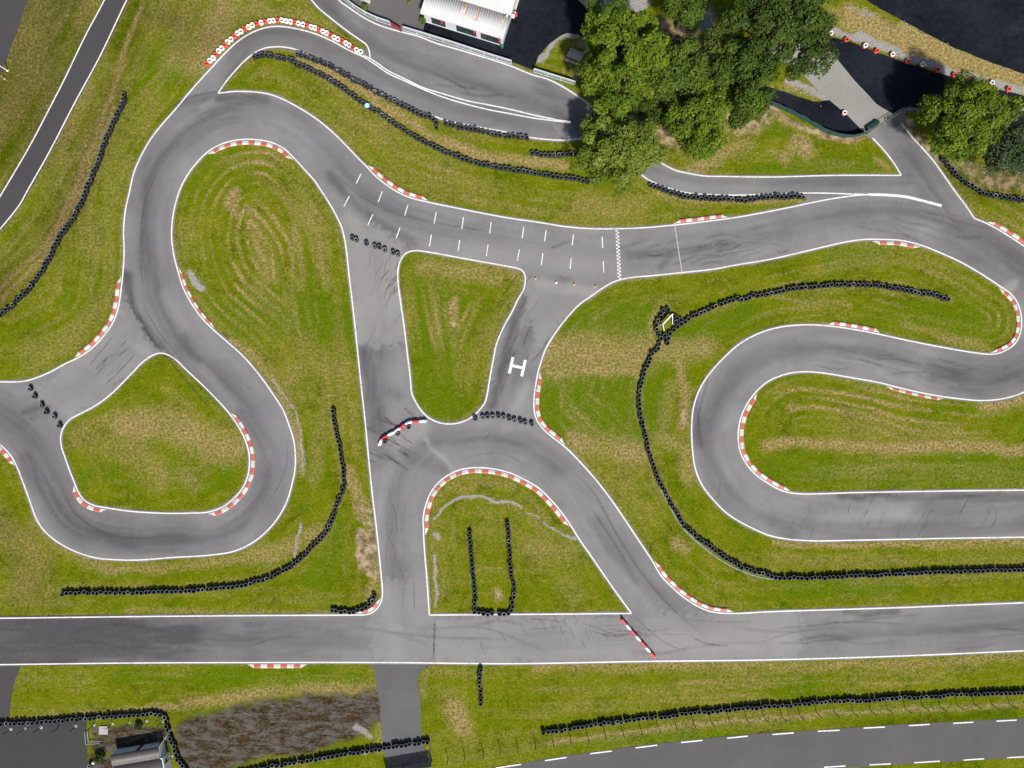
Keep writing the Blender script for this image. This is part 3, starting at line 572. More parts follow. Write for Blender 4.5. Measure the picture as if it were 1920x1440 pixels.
RU = spl([(700,1510),(780,1470),(850,1452),(930,1438),(977,1431),(1062,1417),(1147,1405),(1232,1394),(1317,1385),(1402,1377),(1488,1371),(1574,1366),(1659,1360),(1743,1355),(1825,1351),(1906,1347),(2170,1336)])
RD = spl([(700,1600),(1300,1470),(1545,1441),(1630,1437),(1714,1432),(1806,1427),(1888,1422),(2170,1410)])
slab('lower_road', np.concatenate([RU, rev(RD)]), M_roadS, 0.020, 'grey asphalt road with dashed white edges along the lower right', .06, 8)
slab('clubhouse_yard', np.concatenate([A((700,-90),(622,-60)), cut(Dl, (635,0), (870,97)) + np.array([1.5,-3.5]), A((850,60),(850,-90))]), M_yard, 0.034, 'worn grey asphalt yard left of the white clubhouse', .02, 9)
slab('dark_apron', np.concatenate([A((806,-90),(797,20),(797,44),(793,58)), cut(Dl, (800,76), (997,140)) + np.array([1.5,-8.5]), A((1001,128),(1009,107),(1029,83),(1052,66),(1066,61),(1083,66),(1112,26),(1085,2),(1050,-90))]), M_dark, 0.040, 'fresh black asphalt apron around the white clubhouse', .06, 10)
slab('upper_yard', A((1600,-60),(1622,-2),(1647,15),(1690,38),(1740,65),(1802,95),(1865,120),(1920,138),(2170,230),(2170,-60)), M_dark, 0.020, 'black asphalt yard in the upper right corner', .12, 11)
slab('dark_lane', A((1530,60),(1550,67),(1590,77),(1640,96),(1690,115),(1752,135),(1790,145),(1840,160),(1920,180),(2170,240),(2170,320),(1990,270),(1900,240),(1820,230),(1735,216),(1715,210),(1697,207),(1640,230),(1520,120)), M_dark, 0.020, 'black asphalt lane beyond the gate', .10, 12)
slab('dark_path', np.concatenate([spl([(1108,22),(1220,78),(1330,122),(1440,162),(1502,183),(1527,191),(1555,188),(1595,216),(1626,248),(1600,257),(1565,251),(1515,231),(1477,211),(1440,193),(1330,166),(1215,131),(1130,92),(1081,64)]) ]), M_dark, 0.026, 'black asphalt path passing beneath the trees', .10, 13)
slab('concrete_lane', A((1470,25),(1525,60),(1550,83),(1570,112),(1595,143),(1620,170),(1645,197),(1675,214),(1695,206),(1621,250),(1590,218),(1555,188),(1527,163),(1507,142),(1440,95)), M_conc, 0.038, 'pale concrete lane sloping down to the gate', .04, 14)

# ------------------------------------------------------------------ painted markings
ZL = ROADS + 0.005
ln = [0]
def paint_line(l, w=0.16, name='edge_line', m=None, z=ZL, wend=None):
    ln[0] += 1; z += ln[0] * .0008
    l = W2(resample(l, 3.0)); vv, ff = ribbon(l, w, z, w_end=wend)
    return tag(link(name, mesh_np(name, vv, up(vv, ff), m or M_line)), 'white painted line on the asphalt', 'line', kind='structure')
for l in (Bl, B2, cut(Cl, (540,-60), (694,109)), Dl, El, Fl, Gl, Hl, Il, Zl): paint_line(l)
for l in (Jl, Kl, Ml): paint_line(np.vstack([l, l[:1]]))
for l in (RL1, RL2): paint_line(l, 0.16, z=0.025)
paint_line(spl([(1038,225.5),(1070,229.5)]), 0.28, z=ZL + .012)
paint_line(spl([(1628,365),(1665,366),(1702,370),(1727,376),(1765,386)]), 0.33, z=ZL + .012)
paint_line(A((1264,417),(1279,514)), 0.09, 'timing_line', M_linefaint, ZL + .004)
b = MB()
for x0, y0, x1, y1 in [(677,326,668,344),(655,368,645,387),(717,359,709,379),(699,402,690,422),(765,384,759,404),(750,427,743,447),(818,398,814,419),(809,440,805,462),(869,407,866,429),(862,450,859,471),(921,417,918,438),(915,459,912,480),(982,426,979,447),(974,468,970,489),(1024,432,1021,453),(1018,475,1015,497),(1075,440,1073,460),(1071,484,1069,504),(1129,444,1130,465),(1131,490,1132,511)]:
    vv, fq = ribbon(W2(A((x0, y0), (x1, y1))), 0.125, ZL); b.add(vv, up(vv, fq).tolist())
tag(b.build('grid_slots', M_line), 'two rows of short white starting grid lines', 'grid markings', kind='structure')
b = MB(); a0, a1 = W2(A((1157,431.5), (1161.5,524)))
d = a1 - a0; L = np.linalg.norm(d); d /= L; nn = np.array([-d[1], d[0]]); q = 0.218; nr = int(L / q); q = L / nr
for i in range(nr):
    for j in range(2):
        if (i + j) % 2: continue
        o = a0 + d * i * q + nn * (j - 1) * q; c4 = [o, o + d * q, o + d * q + nn * q, o + nn * q]
        b.quad(*[(p[0], p[1], ZL + .004) for p in (c4 if (d[0] * nn[1] - d[1] * nn[0]) > 0 else c4[::-1])])
tag(b.build('finish_line', M_line), 'black and white chequered start line across the track', 'finish line', kind='structure')
b = MB()
hc = W2(A((970, 687.6)))[0]; ax = np.array([math.cos(R(-13)), math.sin(R(-13))]); ay = np.array([math.sin(R(13)), math.cos(R(13))])
for cx, cy, w, h in ((-.79, 0, .36, 2.1), (.79, 0, .36, 2.1), (0, 0, 1.22, .36)):
    p = [hc + ax * (cx + sx * w / 2) + ay * (cy + sy * h / 2) for sx, sy in ((-1, -1), (1, -1), (1, 1), (-1, 1))]
    b.quad(*[(q_[0], q_[1], ZL) for q_ in p])
tag(b.build('letter_marking', M_line), 'large white painted letter H on the link lane', 'marking', kind='structure')
b = MB()
for x0, y0, x1, y1 in [(930,1440,977,1433),(1022,1426,1062,1420),(1107,1413,1147,1408),(1192,1402,1232,1397),(1277,1392,1317,1388),(1363,1384,1402,1380),(1448,1377,1488,1374),(1533,1371,1574,1369),(1619,1365,1659,1363),(1704,1360.5,1743,1358),(1787,1356,1825,1354),(1868,1352,1906,1350),(1950,1348,1990,1346),(1460,1447,1500,1443),(1545,1438.5,1585,1436),(1630,1434,1670,1432),(1714,1430,1762,1427),(1806,1425,1845,1422.5),(1888,1420.5,1926,1418.5)]:
    vv, fq = ribbon(W2(A((x0, y0), (x1, y1))), 0.15, 0.026); b.add(vv, up(vv, fq).tolist())
tag(b.build('road_dashes', M_line), 'white dashed edge marks of the lower road', 'road markings', kind='structure')

# black tyre marks and cracks lying on the asphalt
def mark_material():
    m, nt, bs = mat('tyre_mark'); n = N(nt); bs.inputs['Base Color'].default_value = (.03, .028, .03, 1); bs.inputs['Roughness'].default_value = .8
    tr = nt.nodes.new('ShaderNodeBsdfTransparent'); mx = nt.nodes.new('ShaderNodeMixShader')
    n.l(n.m('MULTIPLY', n.attr('a'), n.ss(n.noise(2.2, 5, .8), .3, .65, .15, 1)), mx.inputs[0])
    n.l(tr.outputs[0], mx.inputs[1]); n.l(bs.outputs[0], mx.inputs[2]); n.l(mx.outputs[0], nt.nodes['Material Output'].inputs[0]); return m
mv, mf, ma = [], [], []
def mark(path, w, a):
    l = W2(resample(spl(path), 5)); t = np.linspace(0, 1, len(l)); fade = np.minimum(1, np.minimum(t, 1 - t) * 5)
    vv, fq = ribbon(l, w, ZL - .002 - 0.001 * random.random()); b0 = sum(len(x) for x in mv)
    mv.append(vv); mf.append(up(vv, fq) + b0); ma.append(np.concatenate([fade, fade]) * a * .9)
def marks(n, cx, cy, sx, sy, dx, dy, l0, l1, a0, a1, w0=.08, w1=.22, bend=.1):
    for _ in range(n):
        x, y = random.gauss(cx, sx), random.gauss(cy, sy); L = random.uniform(l0, l1); q = random.gauss(0, .12)
        ux, uy = dx - q * dy, dy + q * dx; k = random.uniform(-bend, bend)
        mark([(x - ux * L / 2, y - uy * L / 2), (x + k * L * -uy, y + k * L * ux), (x + ux * L / 2, y + uy * L / 2)], random.uniform(w0, w1), random.uniform(a0, a1))
marks(14, 720, 560, 18, 40, -.38, .92, 14, 60, .10, .3)
marks(16, 735, 520, 10, 18, -.42, .9, 14, 34, .2, .45)
marks(34, 728, 825, 20, 30, .83, .55, 16, 60, .12, .36, .1, .35)
marks(40, 1600, 965, 170, 26, -.42, .9, 14, 46, .12, .35)
marks(24, 1000, 1185, 80, 22, .45, .88, 14, 40, .12, .3)
marks(16, 1150, 1185, 80, 12, .99, .03, 40, 120, .12, .3)
marks(18, 400, 1195, 260, 18, 1, -.01, 80, 260, .08, .22, .2, .5)
marks(18, 1600, 1195, 200, 22, 1, -.04, 50, 200, .08, .25, .2, .5)
marks(16, 220, 680, 26, 20, .72, -.68, 14, 60, .2, .45)
marks(20, 970, 610, 22, 40, -.5, .87, 24, 80, .15, .4)
marks(20, 900, 745, 12, 20, -.6, .7, 8, 30, .2, .4)
marks(14, 860, 170, 90, 12, .94, .3, 30, 120, .08, .25, .2, .4)
marks(30, 1330, 470, 80, 14, .98, -.2, 20, 90, .1, .28, .2, .5)
marks(12, 1750, 420, 60, 20, .97, .2, 40, 140, .08, .2, .2, .5)
marks(14, 1700, 690, 90, 14, .97, .2, 40, 120, .1, .25, .2, .5)
marks(10, 740, 1010, 12, 60, .05, 1, 40, 120, .1, .25)
for pth, a in (([(247,548),(275,620),(330,690),(400,775)], .35), ([(262,560),(300,625),(350,685),(420,765)], .3), ([(285,230),(340,190),(420,172),(500,190)], .3), ([(270,420),(262,480),(270,540)], .3), ([(300,310),(272,380),(262,450)], .25), ([(110,900),(140,960),(200,1000),(300,1010)], .25), ([(1330,700),(1310,790),(1320,860)], .3), ([(1060,870),(1110,920),(1150,990),(1200,1070),(1260,1140),(1330,1200)], .25), ([(1100,940),(1140,1000),(1190,1080)], .25), ([(815,1155),(813,1240)], .5), ([(776,1080),(777,1152)], .3), ([(740,400),(820,418),(930,436)], .2), ([(620,320),(680,370),(760,410)], .2), ([(540,820),(535,880),(500,950)], .18), ([(1185,1150),(1240,1200),(1290,1225)], .35), ([(1290,1190),(1320,1205),(1370,1212)], .3), ([(860,860),(940,850),(1000,880)], .2)):
    mark(pth, random.uniform(.12, .3), a)
me = mesh_np('tyre_marks', np.concatenate(mv), np.concatenate(mf), mark_material(), attrs=dict(a=np.concatenate(ma)))
tag(link('tyre_marks', me), 'dark tyre marks on the grey asphalt', 'tyre marks', kind='structure')

# ------------------------------------------------------------------ kerbs
def kerb(line, a, b_, label, gap=0.20, wid=0.46, first=0, closed=False, side=None):
    """line: traced white line; kerb runs from a to b_ beside it, on the grass side"""
    if closed: line = np.vstack([line, line, line[:1]]);
    n = len(line)
    if closed:
        h = n // 2; i = int(np.argmin(((line[:h] - np.array(a)) ** 2).sum(1)))
        j = i + int(np.argmin(((line[i:i + h] - np.array(b_)) ** 2).sum(1))); l = line[i:j + 1]
    else: l = cut(line, a, b_)
    l = W2(resample(l, 2.5)); s = np.concatenate([[0], np.cumsum(np.linalg.norm(np.diff(l, axis=0), axis=1))]); L = s[-1]
    nb = max(3, int(round(L / 0.86))); nb += (nb + 1) % 2 if first == 0 else 0
    l = resample(l, L / (nb * 4)); m = len(l); nn = norms(l, False)
    mid = l[m // 2]
    if side is None: side = 1
    nn = nn * side; bl = (m - 1) / nb
    t = np.arange(m) / bl; tw = np.clip(np.minimum(t, nb - t) / 1.0, 0.06, 1)
    i0 = l + nn * gap; i1 = l + nn * (gap + wid * tw * .55)[:, None]; i2 = l + nn * (gap + wid * tw)[:, None]
    z0, z1, z2 = 0.034, 0.034 + .055 * tw, 0.034 + .085 * tw
    vs = np.concatenate([np.c_[i0, np.full(m, z0)], np.c_[i1, z1], np.c_[i2, z2], np.c_[i2, np.full(m, 0.0)]])
    i = np.arange(m - 1); f = np.concatenate([np.stack([i + k * m, i + 1 + k * m, i + 1 + (k + 1) * m, i + (k + 1) * m], 1) for k in range(3)])
    if side < 0: f = f[:, ::-1]
    mi = np.tile(((i // bl).astype(int) + first) % 2, 3)
    me = mesh_np('kerb', vs, f, [M_kwhite, M_kred], mi)
    tag(link('race_kerb', me), label, 'kerb', 'red and white kerbs along the track', 'thing')
def sd(line, a, b_, pt):  # which side of the line the point lies on
    l = W2(cut(line, a, b_)); p = W2(A(pt))[0]; i = near_i(l, p); nn = norms(l, False)
    return 1 if (p - l[i]) @ nn[i] > 0 else -1
for line, a, b_, pt, label in [
 (Bl, (226,519), (140,674), (170,600), 'long curved kerb outside the left-hand junction, left edge of the track'),
 (Il, (387,288), (552,299), (470,300), 'kerb curving round the top of the teardrop grass island'),
 (Il, (332,501), (400,618), (420,520), 'kerb low on the left side of the teardrop grass island'),
 (Fl, (689,313), (802,378), (780,330), 'kerb on the upper edge of the track beside the first grid slots'),
 (Fl, (1266,421), (1364,409), (1300,390), 'short kerb on the upper edge of the track beside the faint timing line'),
 (Hl, (1635,449), (1727,461), (1680,500), 'short kerb on top of the long nose of grass at right'),
 (Hl, (1875,537), (1857,663), (1850,600), 'kerb round the tip of the long nose of grass at the right edge'),
 (Hl, (1552,611), (1647,627), (1600,590), 'short ragged kerb under the nose of grass, above the right hairpin'),
 (Gl, (1848,418), (1950,485), (1900,400), 'kerb running off the right edge below the gate road'),
 (Gl, (1417,735), (1482,924), (1450,830), 'long kerb round the inside of the right hairpin'),
 (Gl, (1771,744), (1662,721), (1720,760), 'straight kerb on the upper edge of the right-hand grass island'),
 (Il, (0,833), (29,870), (0,880), 'kerb cut off by the left edge of the photo'),
 (Hl, (1009,697), (1057,836), (1060,740), 'kerb on the right side of the lane with the white H'),
 (Hl, (1224,1052), (1375,1150), (1320,1100), 'kerb joining the diagonal lane to the lower straight'),
 (Il, (712,1122), (666,1153), (650,1120), 'small kerb round the corner beside the bent tyre row'),
]: kerb(line, a, b_, label, side=sd(line, a, b_, pt), wid=.32 if label.startswith(('straight kerb on the upper', 'kerb low on')) else .46)
kerb(Jl, (430,778), (392,959.5), 'long kerb on the right side of the rounded lower left island', closed=True, side=1)
kerb(Jl, (200,952), (142,909), 'small kerb on the lower left corner of the rounded island', closed=True, side=1)
kerb(Ml, (796,1005), (1070,986), 'long kerb arching over the D-shaped island', closed=True, side=-1)
kerb(Zl, (462,1242), (576,1242), 'straight kerb below the lower straight', gap=.22, side=sd(Zl, (462,1242), (576,1242), (520,1280)))
# ------------------------------------------------------------------ tyres
def tyre_prof(R0, r0, h, z):
    b = h * .22
    return [(r0, z + b), (r0 + .02, z + .012), (r0 + (R0 - r0) * .55, z), (R0 - .012, z + b * .8), (R0, z + h * .36), (R0, z + h * .64), (R0 - .012, z + h - b * .8), (r0 + (R0 - r0) * .55, z + h), (r0 + .02, z + h - .012), (r0, z + h - b), (R0 - .04, z + h * .66), (R0 - .04, z + h * .34)]
def stack_mesh(name, n, R0, r0, h, seed, mats, top=(1,), seg=18, sink=0.0):
    rr = random.Random(seed); b = MB(); z = 0
    for i in range(n):
        c = (rr.uniform(-.02, .02), rr.uniform(-.02, .02), 0)
        mi = [0, 0, 0, 0, 0, 0, 0, top[0], top[0], 0, 0, 0] if i == n - 1 else [0] * 12
        b.lathe(tyre_prof(R0 * rr.uniform(.97, 1.02), r0, h, z), c, seg, mi, True); z += h * .985
    return b.mesh(name, mats, True)
SM = [stack_mesh('tyre_stack', 3, .288, .196, .19, s, [M_rubber, M_rim]) for s in range(6)]
SM += [stack_mesh('tyre_stack', 3, .288, .19, .19, s, [M_rubber, M_rim2]) for s in (11, 12)]
SMw = [.22] * 6 + [.05] * 2
TH = 0.57
def place_row(path, d=8.25, jit=.042, z=TH):
    l = resample(spl(path, step=2.0), d); w = W2(l, z)
    return w + rng.normal(0, jit, w.shape)
def pick(): return random.choice(SM[:6]) if random.random() < .90 else random.choice(SM[6:])
def wall(path, label, limit=100, group='black tyre walls', pts=None):
    w = place_row(path) if pts is None else pts
    root = empty('tyre_wall', (float(w[0][0]), float(w[0][1]), 0)); tag(root, label, 'tyre wall', group)
    order = np.argsort((w ** 2).sum(1)); keep = set(order[:limit].tolist()); rest_v, rest_f, rest_m = [], [], []; b0 = 0
    for i, p in enumerate(w):
        me = pick(); rz = random.uniform(0, 6.28); sc_ = random.uniform(.91, 1.07)
        if i in keep:
            o = link('tyre_stack', me, root, (float(p[0] - w[0][0]), float(p[1] - w[0][1]), 0), rz)
            o.scale = (sc_, sc_, random.uniform(.72, 1.12)); o.rotation_euler = (random.gauss(0, .018), random.gauss(0, .018), rz)
        else:
            co_ = np.array([v.co[:] for v in me.vertices]); co_[:, :2] += p - w[0]
            rest_v.append(co_); fs = np.array([q.vertices[:] for q in me.polygons]); rest_f.append(fs + b0); b0 += len(co_)
            rest_m += [q.material_index for q in me.polygons]
    if rest_v:
        me = mesh_np('tyre_stacks', np.concatenate(rest_v), np.concatenate(rest_f), [M_rubber, M_rim], rest_m, smooth=True)
        o = link('tyre_stacks', me, root); o['kind'] = 'stuff'
    return root
WALLS = [
 ([(229,176),(231,185),(227,195),(222,204),(215,219),(207,235),(200,252),(191,276),(182,301),(172,324),(161,350),(157,362),(142,395),(122,426),(107,447),(94,475),(80,500),(66,520),(52,542),(37,555),(20,571),(0,587),(-25,603)], 'long black tyre wall sweeping down the left side towards the left edge'),
 ([(475,105),(497,101),(515,105),(535,109),(545,110),(552,116),(575,126),(592,134),(617,147),(642,164),(667,182),(687,197),(705,206),(730,224),(755,240),(780,256),(805,270),(830,281),(855,291),(880,300),(905,307),(930,312),(960,317),(997,322),(1035,329),(1067,332),(1087,336),(1102,340)], 'black tyre wall with the light blue lid, lower of the two rows in the upper grass strip'),
 ([(555,99),(572,104),(587,110),(602,115),(617,122),(635,132),(655,144),(680,157),(700,169),(717,177),(740,189),(762,200),(780,209),(795,215),(811,220),(816,227),(817,236)], 'black tyre wall hugging the inner white line of the pit lane, hooked at its lower end'),
 ([(835,230),(855,235),(880,240),(905,245),(930,250),(955,254),(970,255),(987,257)], 'short black tyre wall along the pit lane just right of the hooked row'),
 ([(999,285),(1022,289),(1047,289),(1071,287),(1095,287)], 'short black tyre row in dry grass running under the pale tree'),
 ([(1221,345),(1235,350),(1252,357),(1272,364),(1297,369),(1322,371),(1347,373),(1372,372),(1397,375),(1420,371),(1440,369),(1465,368),(1507,367)], 'black tyre wall along the lower edge of the narrow lane right of the trees'),
 ([(1770,296),(1782,310),(1797,327),(1815,342),(1835,352),(1845,361),(1865,364),(1890,369),(1920,374),(1950,380)], 'black tyre wall on brown soil below the right-hand tree'),
 ([(624,771),(625,780),(627,796),(630,812),(632,822),(635,832),(638,850),(640,865),(643,880),(643,900),(644,910),(642,919),(639,926),(636,935),(631,944),(627,961),(624,972),(617,984),(611,997),(602,1010),(592,1019),(580,1030),(567,1044),(555,1055),(540,1066),(525,1074),(515,1079),(491,1089),(475,1093),(457,1097),(425,1102),(387,1105),(345,1110),(300,1110),(250,1112),(200,1112),(150,1112),(115,1114)], 'J-shaped black tyre wall in the grass left of the long straight link lane'),
 ([(880,1000),(881,1007),(883,1032),(885,1057),(887,1079),(888,1090),(890,1115),(890,1139),(889,1149),(897,1149),(905,1150),(914,1153),(922,1151)], 'left arm of the U of black tyres inside the D-shaped island'),
 ([(951,982),(952,990),(953,1000),(954,1017),(956,1042),(957,1067),(959,1085),(962,1095),(964,1110),(963,1120),(961,1130),(960,1140),(954,1151),(945,1153),(937,1152)], 'right arm of the U of black tyres inside the D-shaped island'),
 ([(700,1119),(697,1127),(692,1134),(686,1139),(679,1143),(672,1144),(664,1145),(660,1150),(652,1149),(645,1147),(637,1147),(629,1147),(621,1146)], 'short bent black tyre row tucked behind the small corner kerb'),
 ([(901,1256),(899,1266),(898,1276),(899,1285),(901,1294),(901,1302),(901,1311),(901,1321)], 'short upright row of black tyres in the grass below the lower straight'),
 ([(1019,1374),(1059,1370),(1085,1365),(1115,1360),(1145,1356),(1175,1352),(1210,1349),(1235,1346),(1260,1343),(1285,1339),(1310,1337),(1335,1336),(1360,1333),(1385,1331),(1410,1328),(1435,1326),(1452,1325),(1477,1324),(1502,1321),(1540,1318),(1577,1316),(1615,1315),(1652,1312),(1677,1310),(1715,1309),(1752,1307),(1790,1304),(1827,1303),(1865,1301),(1915,1300),(1960,1297)], 'long black tyre wall between the lower straight and the wire fence at lower right'),
 ([(801,1392),(784,1395),(767,1397),(750,1399),(732,1403),(717,1406),(697,1408),(680,1411),(662,1414),(642,1416),(625,1419),(605,1422),(587,1426),(570,1429),(552,1431),(532,1435),(515,1437),(470,1447),(430,1455)], 'black tyre wall crossing the service lane at the bottom'),
 ([(-15,1359),(0,1358),(50,1357),(87,1355),(125,1351),(162,1348),(200,1346),(237,1343),(262,1342),(292,1341),(302,1343),(308,1350),(310,1359),(312,1369),(315,1380),(320,1392),(325,1404),(327,1412),(331,1421),(334,1431),(340,1437),(350,1452)], 'black tyre wall round two sides of the dark yard at lower left'),
]
for p, lab in WALLS: wall(p, lab)
nose = place_row([(1780,560),(1771,560),(1764,556),(1755,552),(1740,550),(1722,547),(1705,544),(1685,541),(1665,537),(1650,535),(1615,534),(1585,533),(1552,534),(1535,536),(1510,539),(1485,541),(1465,545),(1445,550),(1437,551),(1420,554),(1414,553),(1400,560),(1391,561),(1382,560),(1367,565),(1352,571),(1335,577),(1315,587),(1297,594),(1285,602)])
wall(None, 'black tyre wall along the middle of the long nose of grass', pts=nose)
ring = W2(A((1244,582),(1253,580),(1247,589),(1240,594),(1234,601),(1231,609),(1232,617),(1236,627),(1247,629),(1240,634),(1264,592),(1270,596),(1277,599),(1277,607),(1271,612),(1264,618),(1257,625),(1254,634),(1252,643),(1268,604)), TH)
wall(None, 'ring of black tyre stacks round the white sign frame', pts=ring)
wall([(1237,644),(1234,653),(1227,659),(1221,666),(1219,675),(1215,682),(1211,690),(1209,698),(1206,707),(1204,715),(1202,723),(1200,731),(1199,740),(1199,757),(1200,765),(1202,782),(1205,791),(1208,807),(1214,826),(1216,844),(1222,859),(1227,875),(1232,891),(1239,906),(1246,921),(1254,936),(1262,950),(1271,964),(1282,984),(1295,996),(1307,1007),(1320,1017),(1335,1027),(1352,1041),(1375,1055),(1397,1066),(1422,1075),(1440,1078),(1452,1083),(1477,1084),(1510,1084),(1552,1083),(1590,1081),(1645,1079),(1690,1077),(1727,1075),(1765,1073),(1815,1072),(1865,1070),(1915,1069),(1960,1067)], 'longest black tyre wall, curving from the sign ring down to the right edge')
def netting_strip(root, path, side, w=.2):
    l = W2(resample(spl(path), 4)); l = l + norms(l, False) * side; t_ = np.linspace(0, 1, len(l))
    ww = w * (.35 + .8 * fbm(t_ * 14, t_ * 0, 5, 2)) * np.minimum(1, np.minimum(t_, 1 - t_) * 8 + .1)
    vv, fq = ribbon(l, w, .012, w_end=ww); vv[:, 2] += np.tile(.02 + .05 * fbm(t_ * 30, t_ * 0, 8, 2), 2); vv[:, :2] -= np.array(root.location[:2])
    link('netting_strip', mesh_np('netting_strip', vv, up(vv, fq), M_teal), root)
for o_ in [q for q in bpy.data.objects if q.get('category') == 'tyre wall']:
    if o_['label'].startswith('longest'): netting_strip(o_, [(1220,868),(1231,900),(1252,945),(1278,988),(1315,1024),(1370,1062),(1425,1083),(1470,1089)], 0.06)
    if o_['label'].startswith('J-shaped'): netting_strip(o_, [(641,915),(636,938),(625,970),(606,1005),(575,1036),(545,1064)], 0.0, .22)
lid = MB(); lid.lathe([(0, .03), (.24, .03), (.30, .015), (.31, 0), (0, 0)], n=20)
x, y, _ = P(688, 197.5, .6); tag(lid.build('blue_disc', M_blue, loc=(x, y, TH + .02)), 'light blue round lid lying on the black tyre wall', 'lid')

# loose stacks
def loose(name, me, pxy, label, cat, group, z=TH, rz=None, mats=None):
    x, y, _ = P(pxy[0], pxy[1], z); o = link(name, me, None, (x, y, .032), random.uniform(0, 6.28) if rz is None else rz)
    return tag(o, label, cat, group)
KS = [stack_mesh('tyre_stack', 3, .285, .150, .17, 40 + s, [M_rubber, M_rim2 if s % 2 else M_rim]) for s in range(4)]
for i, p in enumerate([(660,446),(667.5,449),(686,455.5),(702,461),(710.5,462.5),(721,467.5),(736.5,473),(745.5,476)]):
    loose('tyre_stack', KS[i % 4], p, f'{ordw(i+1)} black tyre stack from left in the row of eight on the pale lane', 'tyre stack', 'row of eight tyre stacks on the pale link lane', .5)
for i, p in enumerate([(54.5,729),(63,743),(76,760),(85,773),(100,781),(109.5,798)]):
    loose('tyre_stack', KS[(i + 1) % 4], p, f'{ordw(i+1)} black tyre stack from the top in the slanting row at the left edge', 'tyre stack', 'slanting row of six tyre stacks at left', .5)
for i, p in enumerate([(891,785),(905,782),(914,781),(924,781),(934.5,780),(944.5,782),(955,785),(965,788),(976,790),(985,793),(997.5,795)]):
    loose('tyre_stack', KS[(i + 2) % 4], p, f'{ordw(i+1)} black tyre stack from the left in the arched row below the white H', 'tyre stack', 'arched row of tyre stacks below the H lane', .5)
for i, (p, q) in enumerate([((721,828), 'left end'), ((745,813.5), 'middle'), ((765.5,800.5), 'right end')]):
    loose('tyre_stack', KS[i], p, f'single black tyre stack bracing the {q} of the curved red and white barrier', 'tyre stack', 'tyres bracing the curved barrier', .5)
PW = [stack_mesh('painted_tyre', 2, .30, .185, .19, 60 + s, [M_twhite, M_twhite]) for s in range(3)]
PR = [stack_mesh('painted_tyre', 2, .30, .150, .19, 70 + s, [M_tred, M_tred]) for s in range(3)]
row = [(387,118,0),(392.5,112.5,1),(399,107.5,1),(403,101,0),(409,94.5,1),(415,89,1),(422,83,0),(426,77.5,1),(432.5,72.5,1),(439,67,0),(444.5,61,1),(451,57.5,1),(458,52.5,0),(465.5,49.5,1),(472.5,46,1),(480,43,0),(489,41,1),(496,39,0),(504.5,38,1),(512,37,1),(520,36.5,0),(528,36.5,1),(536,38,1),(544,39.5,1),(552,41,0),(559,42.5,1),(567.5,44.5,1),(575,46.5,0),(583,49,1),(590,51,1),(597.5,54,0),(605,57.5,1),(612,61,1),(619,64.5,0),(626,69,1),(633,72,1),(641,75,0),(648,79.5,1),(654,83.5,1),(661,88,0),(668,92,1),(676,95.5,1)]
for i, (a, b_, wh) in enumerate(row):
    loose('painted_tyre', (PW if wh else PR)[i % 3], (a, b_), f'{"white" if wh else "red"} painted tyre stack, {ordw(i+1)} from left in the row outside the top bend', 'painted tyre', 'red and white painted tyres outside the top bend', .38)
WR = MB(); WR.lathe(tyre_prof(.31, .17, .2, 0), (.02, 0, 0), 18, [0] * 12, True); WR.lathe(tyre_prof(.30, .16, .2, .2), (0, .02, 0), 18, [1] * 12, True)
WRm = WR.mesh('painted_tyre', [M_tred, M_twhite], True)
lane = [(1558.5,61.5,'w'),(1588,73,'r'),(1623,84.5,'w'),(1644.5,94,'r'),(1674.5,101,'w'),(1703,114,'r'),(1730.5,120,'w'),(1759,130.5,'r'),(1790.5,139.5,'r'),(1821,148.5,'r'),(1861,154.5,'w'),(1892.5,166,'r')]
for i, (a, b_, c) in enumerate(lane):
    loose('painted_tyre', WRm if c == 'w' else PR[i % 3], (a, b_), ('white over red tyre stack, ' if c == 'w' else 'red painted tyre stack, ') + f'{ordw(i+1)} from left along the upper right black lane', 'painted tyre', 'painted tyres spaced along the upper right lane', .38)
loose('painted_tyre', WRm, (1584,211), 'white over red painted tyre stack standing alone beside the pale concrete lane', 'painted tyre', None, .38)
for a, b_, l in ((187,1428,'black tyre lying near the bottom edge left of the grey shed'), (168,1436,'black tyre beside the white ball lamp at the bottom edge')):
    loose('tyre_stack', KS[1], (a, b_), l, 'tyre', None, .4)

# ------------------------------------------------------------------ plastic barriers, cones, sign
def barrier_mesh(m):
    b = MB(); L, Wd, Hh = .98, .40, .55; vs = []
    plan = [(-.5, -.16), (-.36, -.5), (.36, -.5), (.5, -.16), (.5, .16), (.36, .5), (-.36, .5), (-.5, .16)]
    rings = [(1, 1, 0), (1, 1, .16), (.97, .62, .24), (.97, .52, .46), (.93, .42, .55)]
    for sx, sy, z in rings: vs += [(x * L * sx, y * Wd * sy, z) for x, y in plan]
    fs = [(r * 8 + i, r * 8 + (i + 1) % 8, r * 8 + 8 + (i + 1) % 8, r * 8 + 8 + i) for r in range(4) for i in range(8)] + [tuple(range(32, 40))]
    b.add(vs, fs); b.lathe([(.05, .545), (.05, .585), (0, .585)], (.26, 0, 0), 10); b.box((-.18, 0, .557), (.3, .06, .03))
    return b.mesh('plastic_barrier', m)
BR, BW = barrier_mesh(M_pred), barrier_mesh(M_pwhite)
def barrier_run(pts, cols, where, group):
    for i, c in enumerate(cols):
        a, b_ = np.array(W2(A(pts[i], pts[i + 1]), .4)); m_ = (a + b_) / 2; d = b_ - a
        o = link('plastic_barrier', BR if c == 'r' else BW, None, (m_[0], m_[1], .032), math.atan2(d[1], d[0]))
        o.scale = (np.linalg.norm(d) / .98 * 1.0, 1, 1)
        tag(o, f'{"red" if c == "r" else "white"} barrier block, {ordw(i+1)} from the {where}', 'barrier', group)
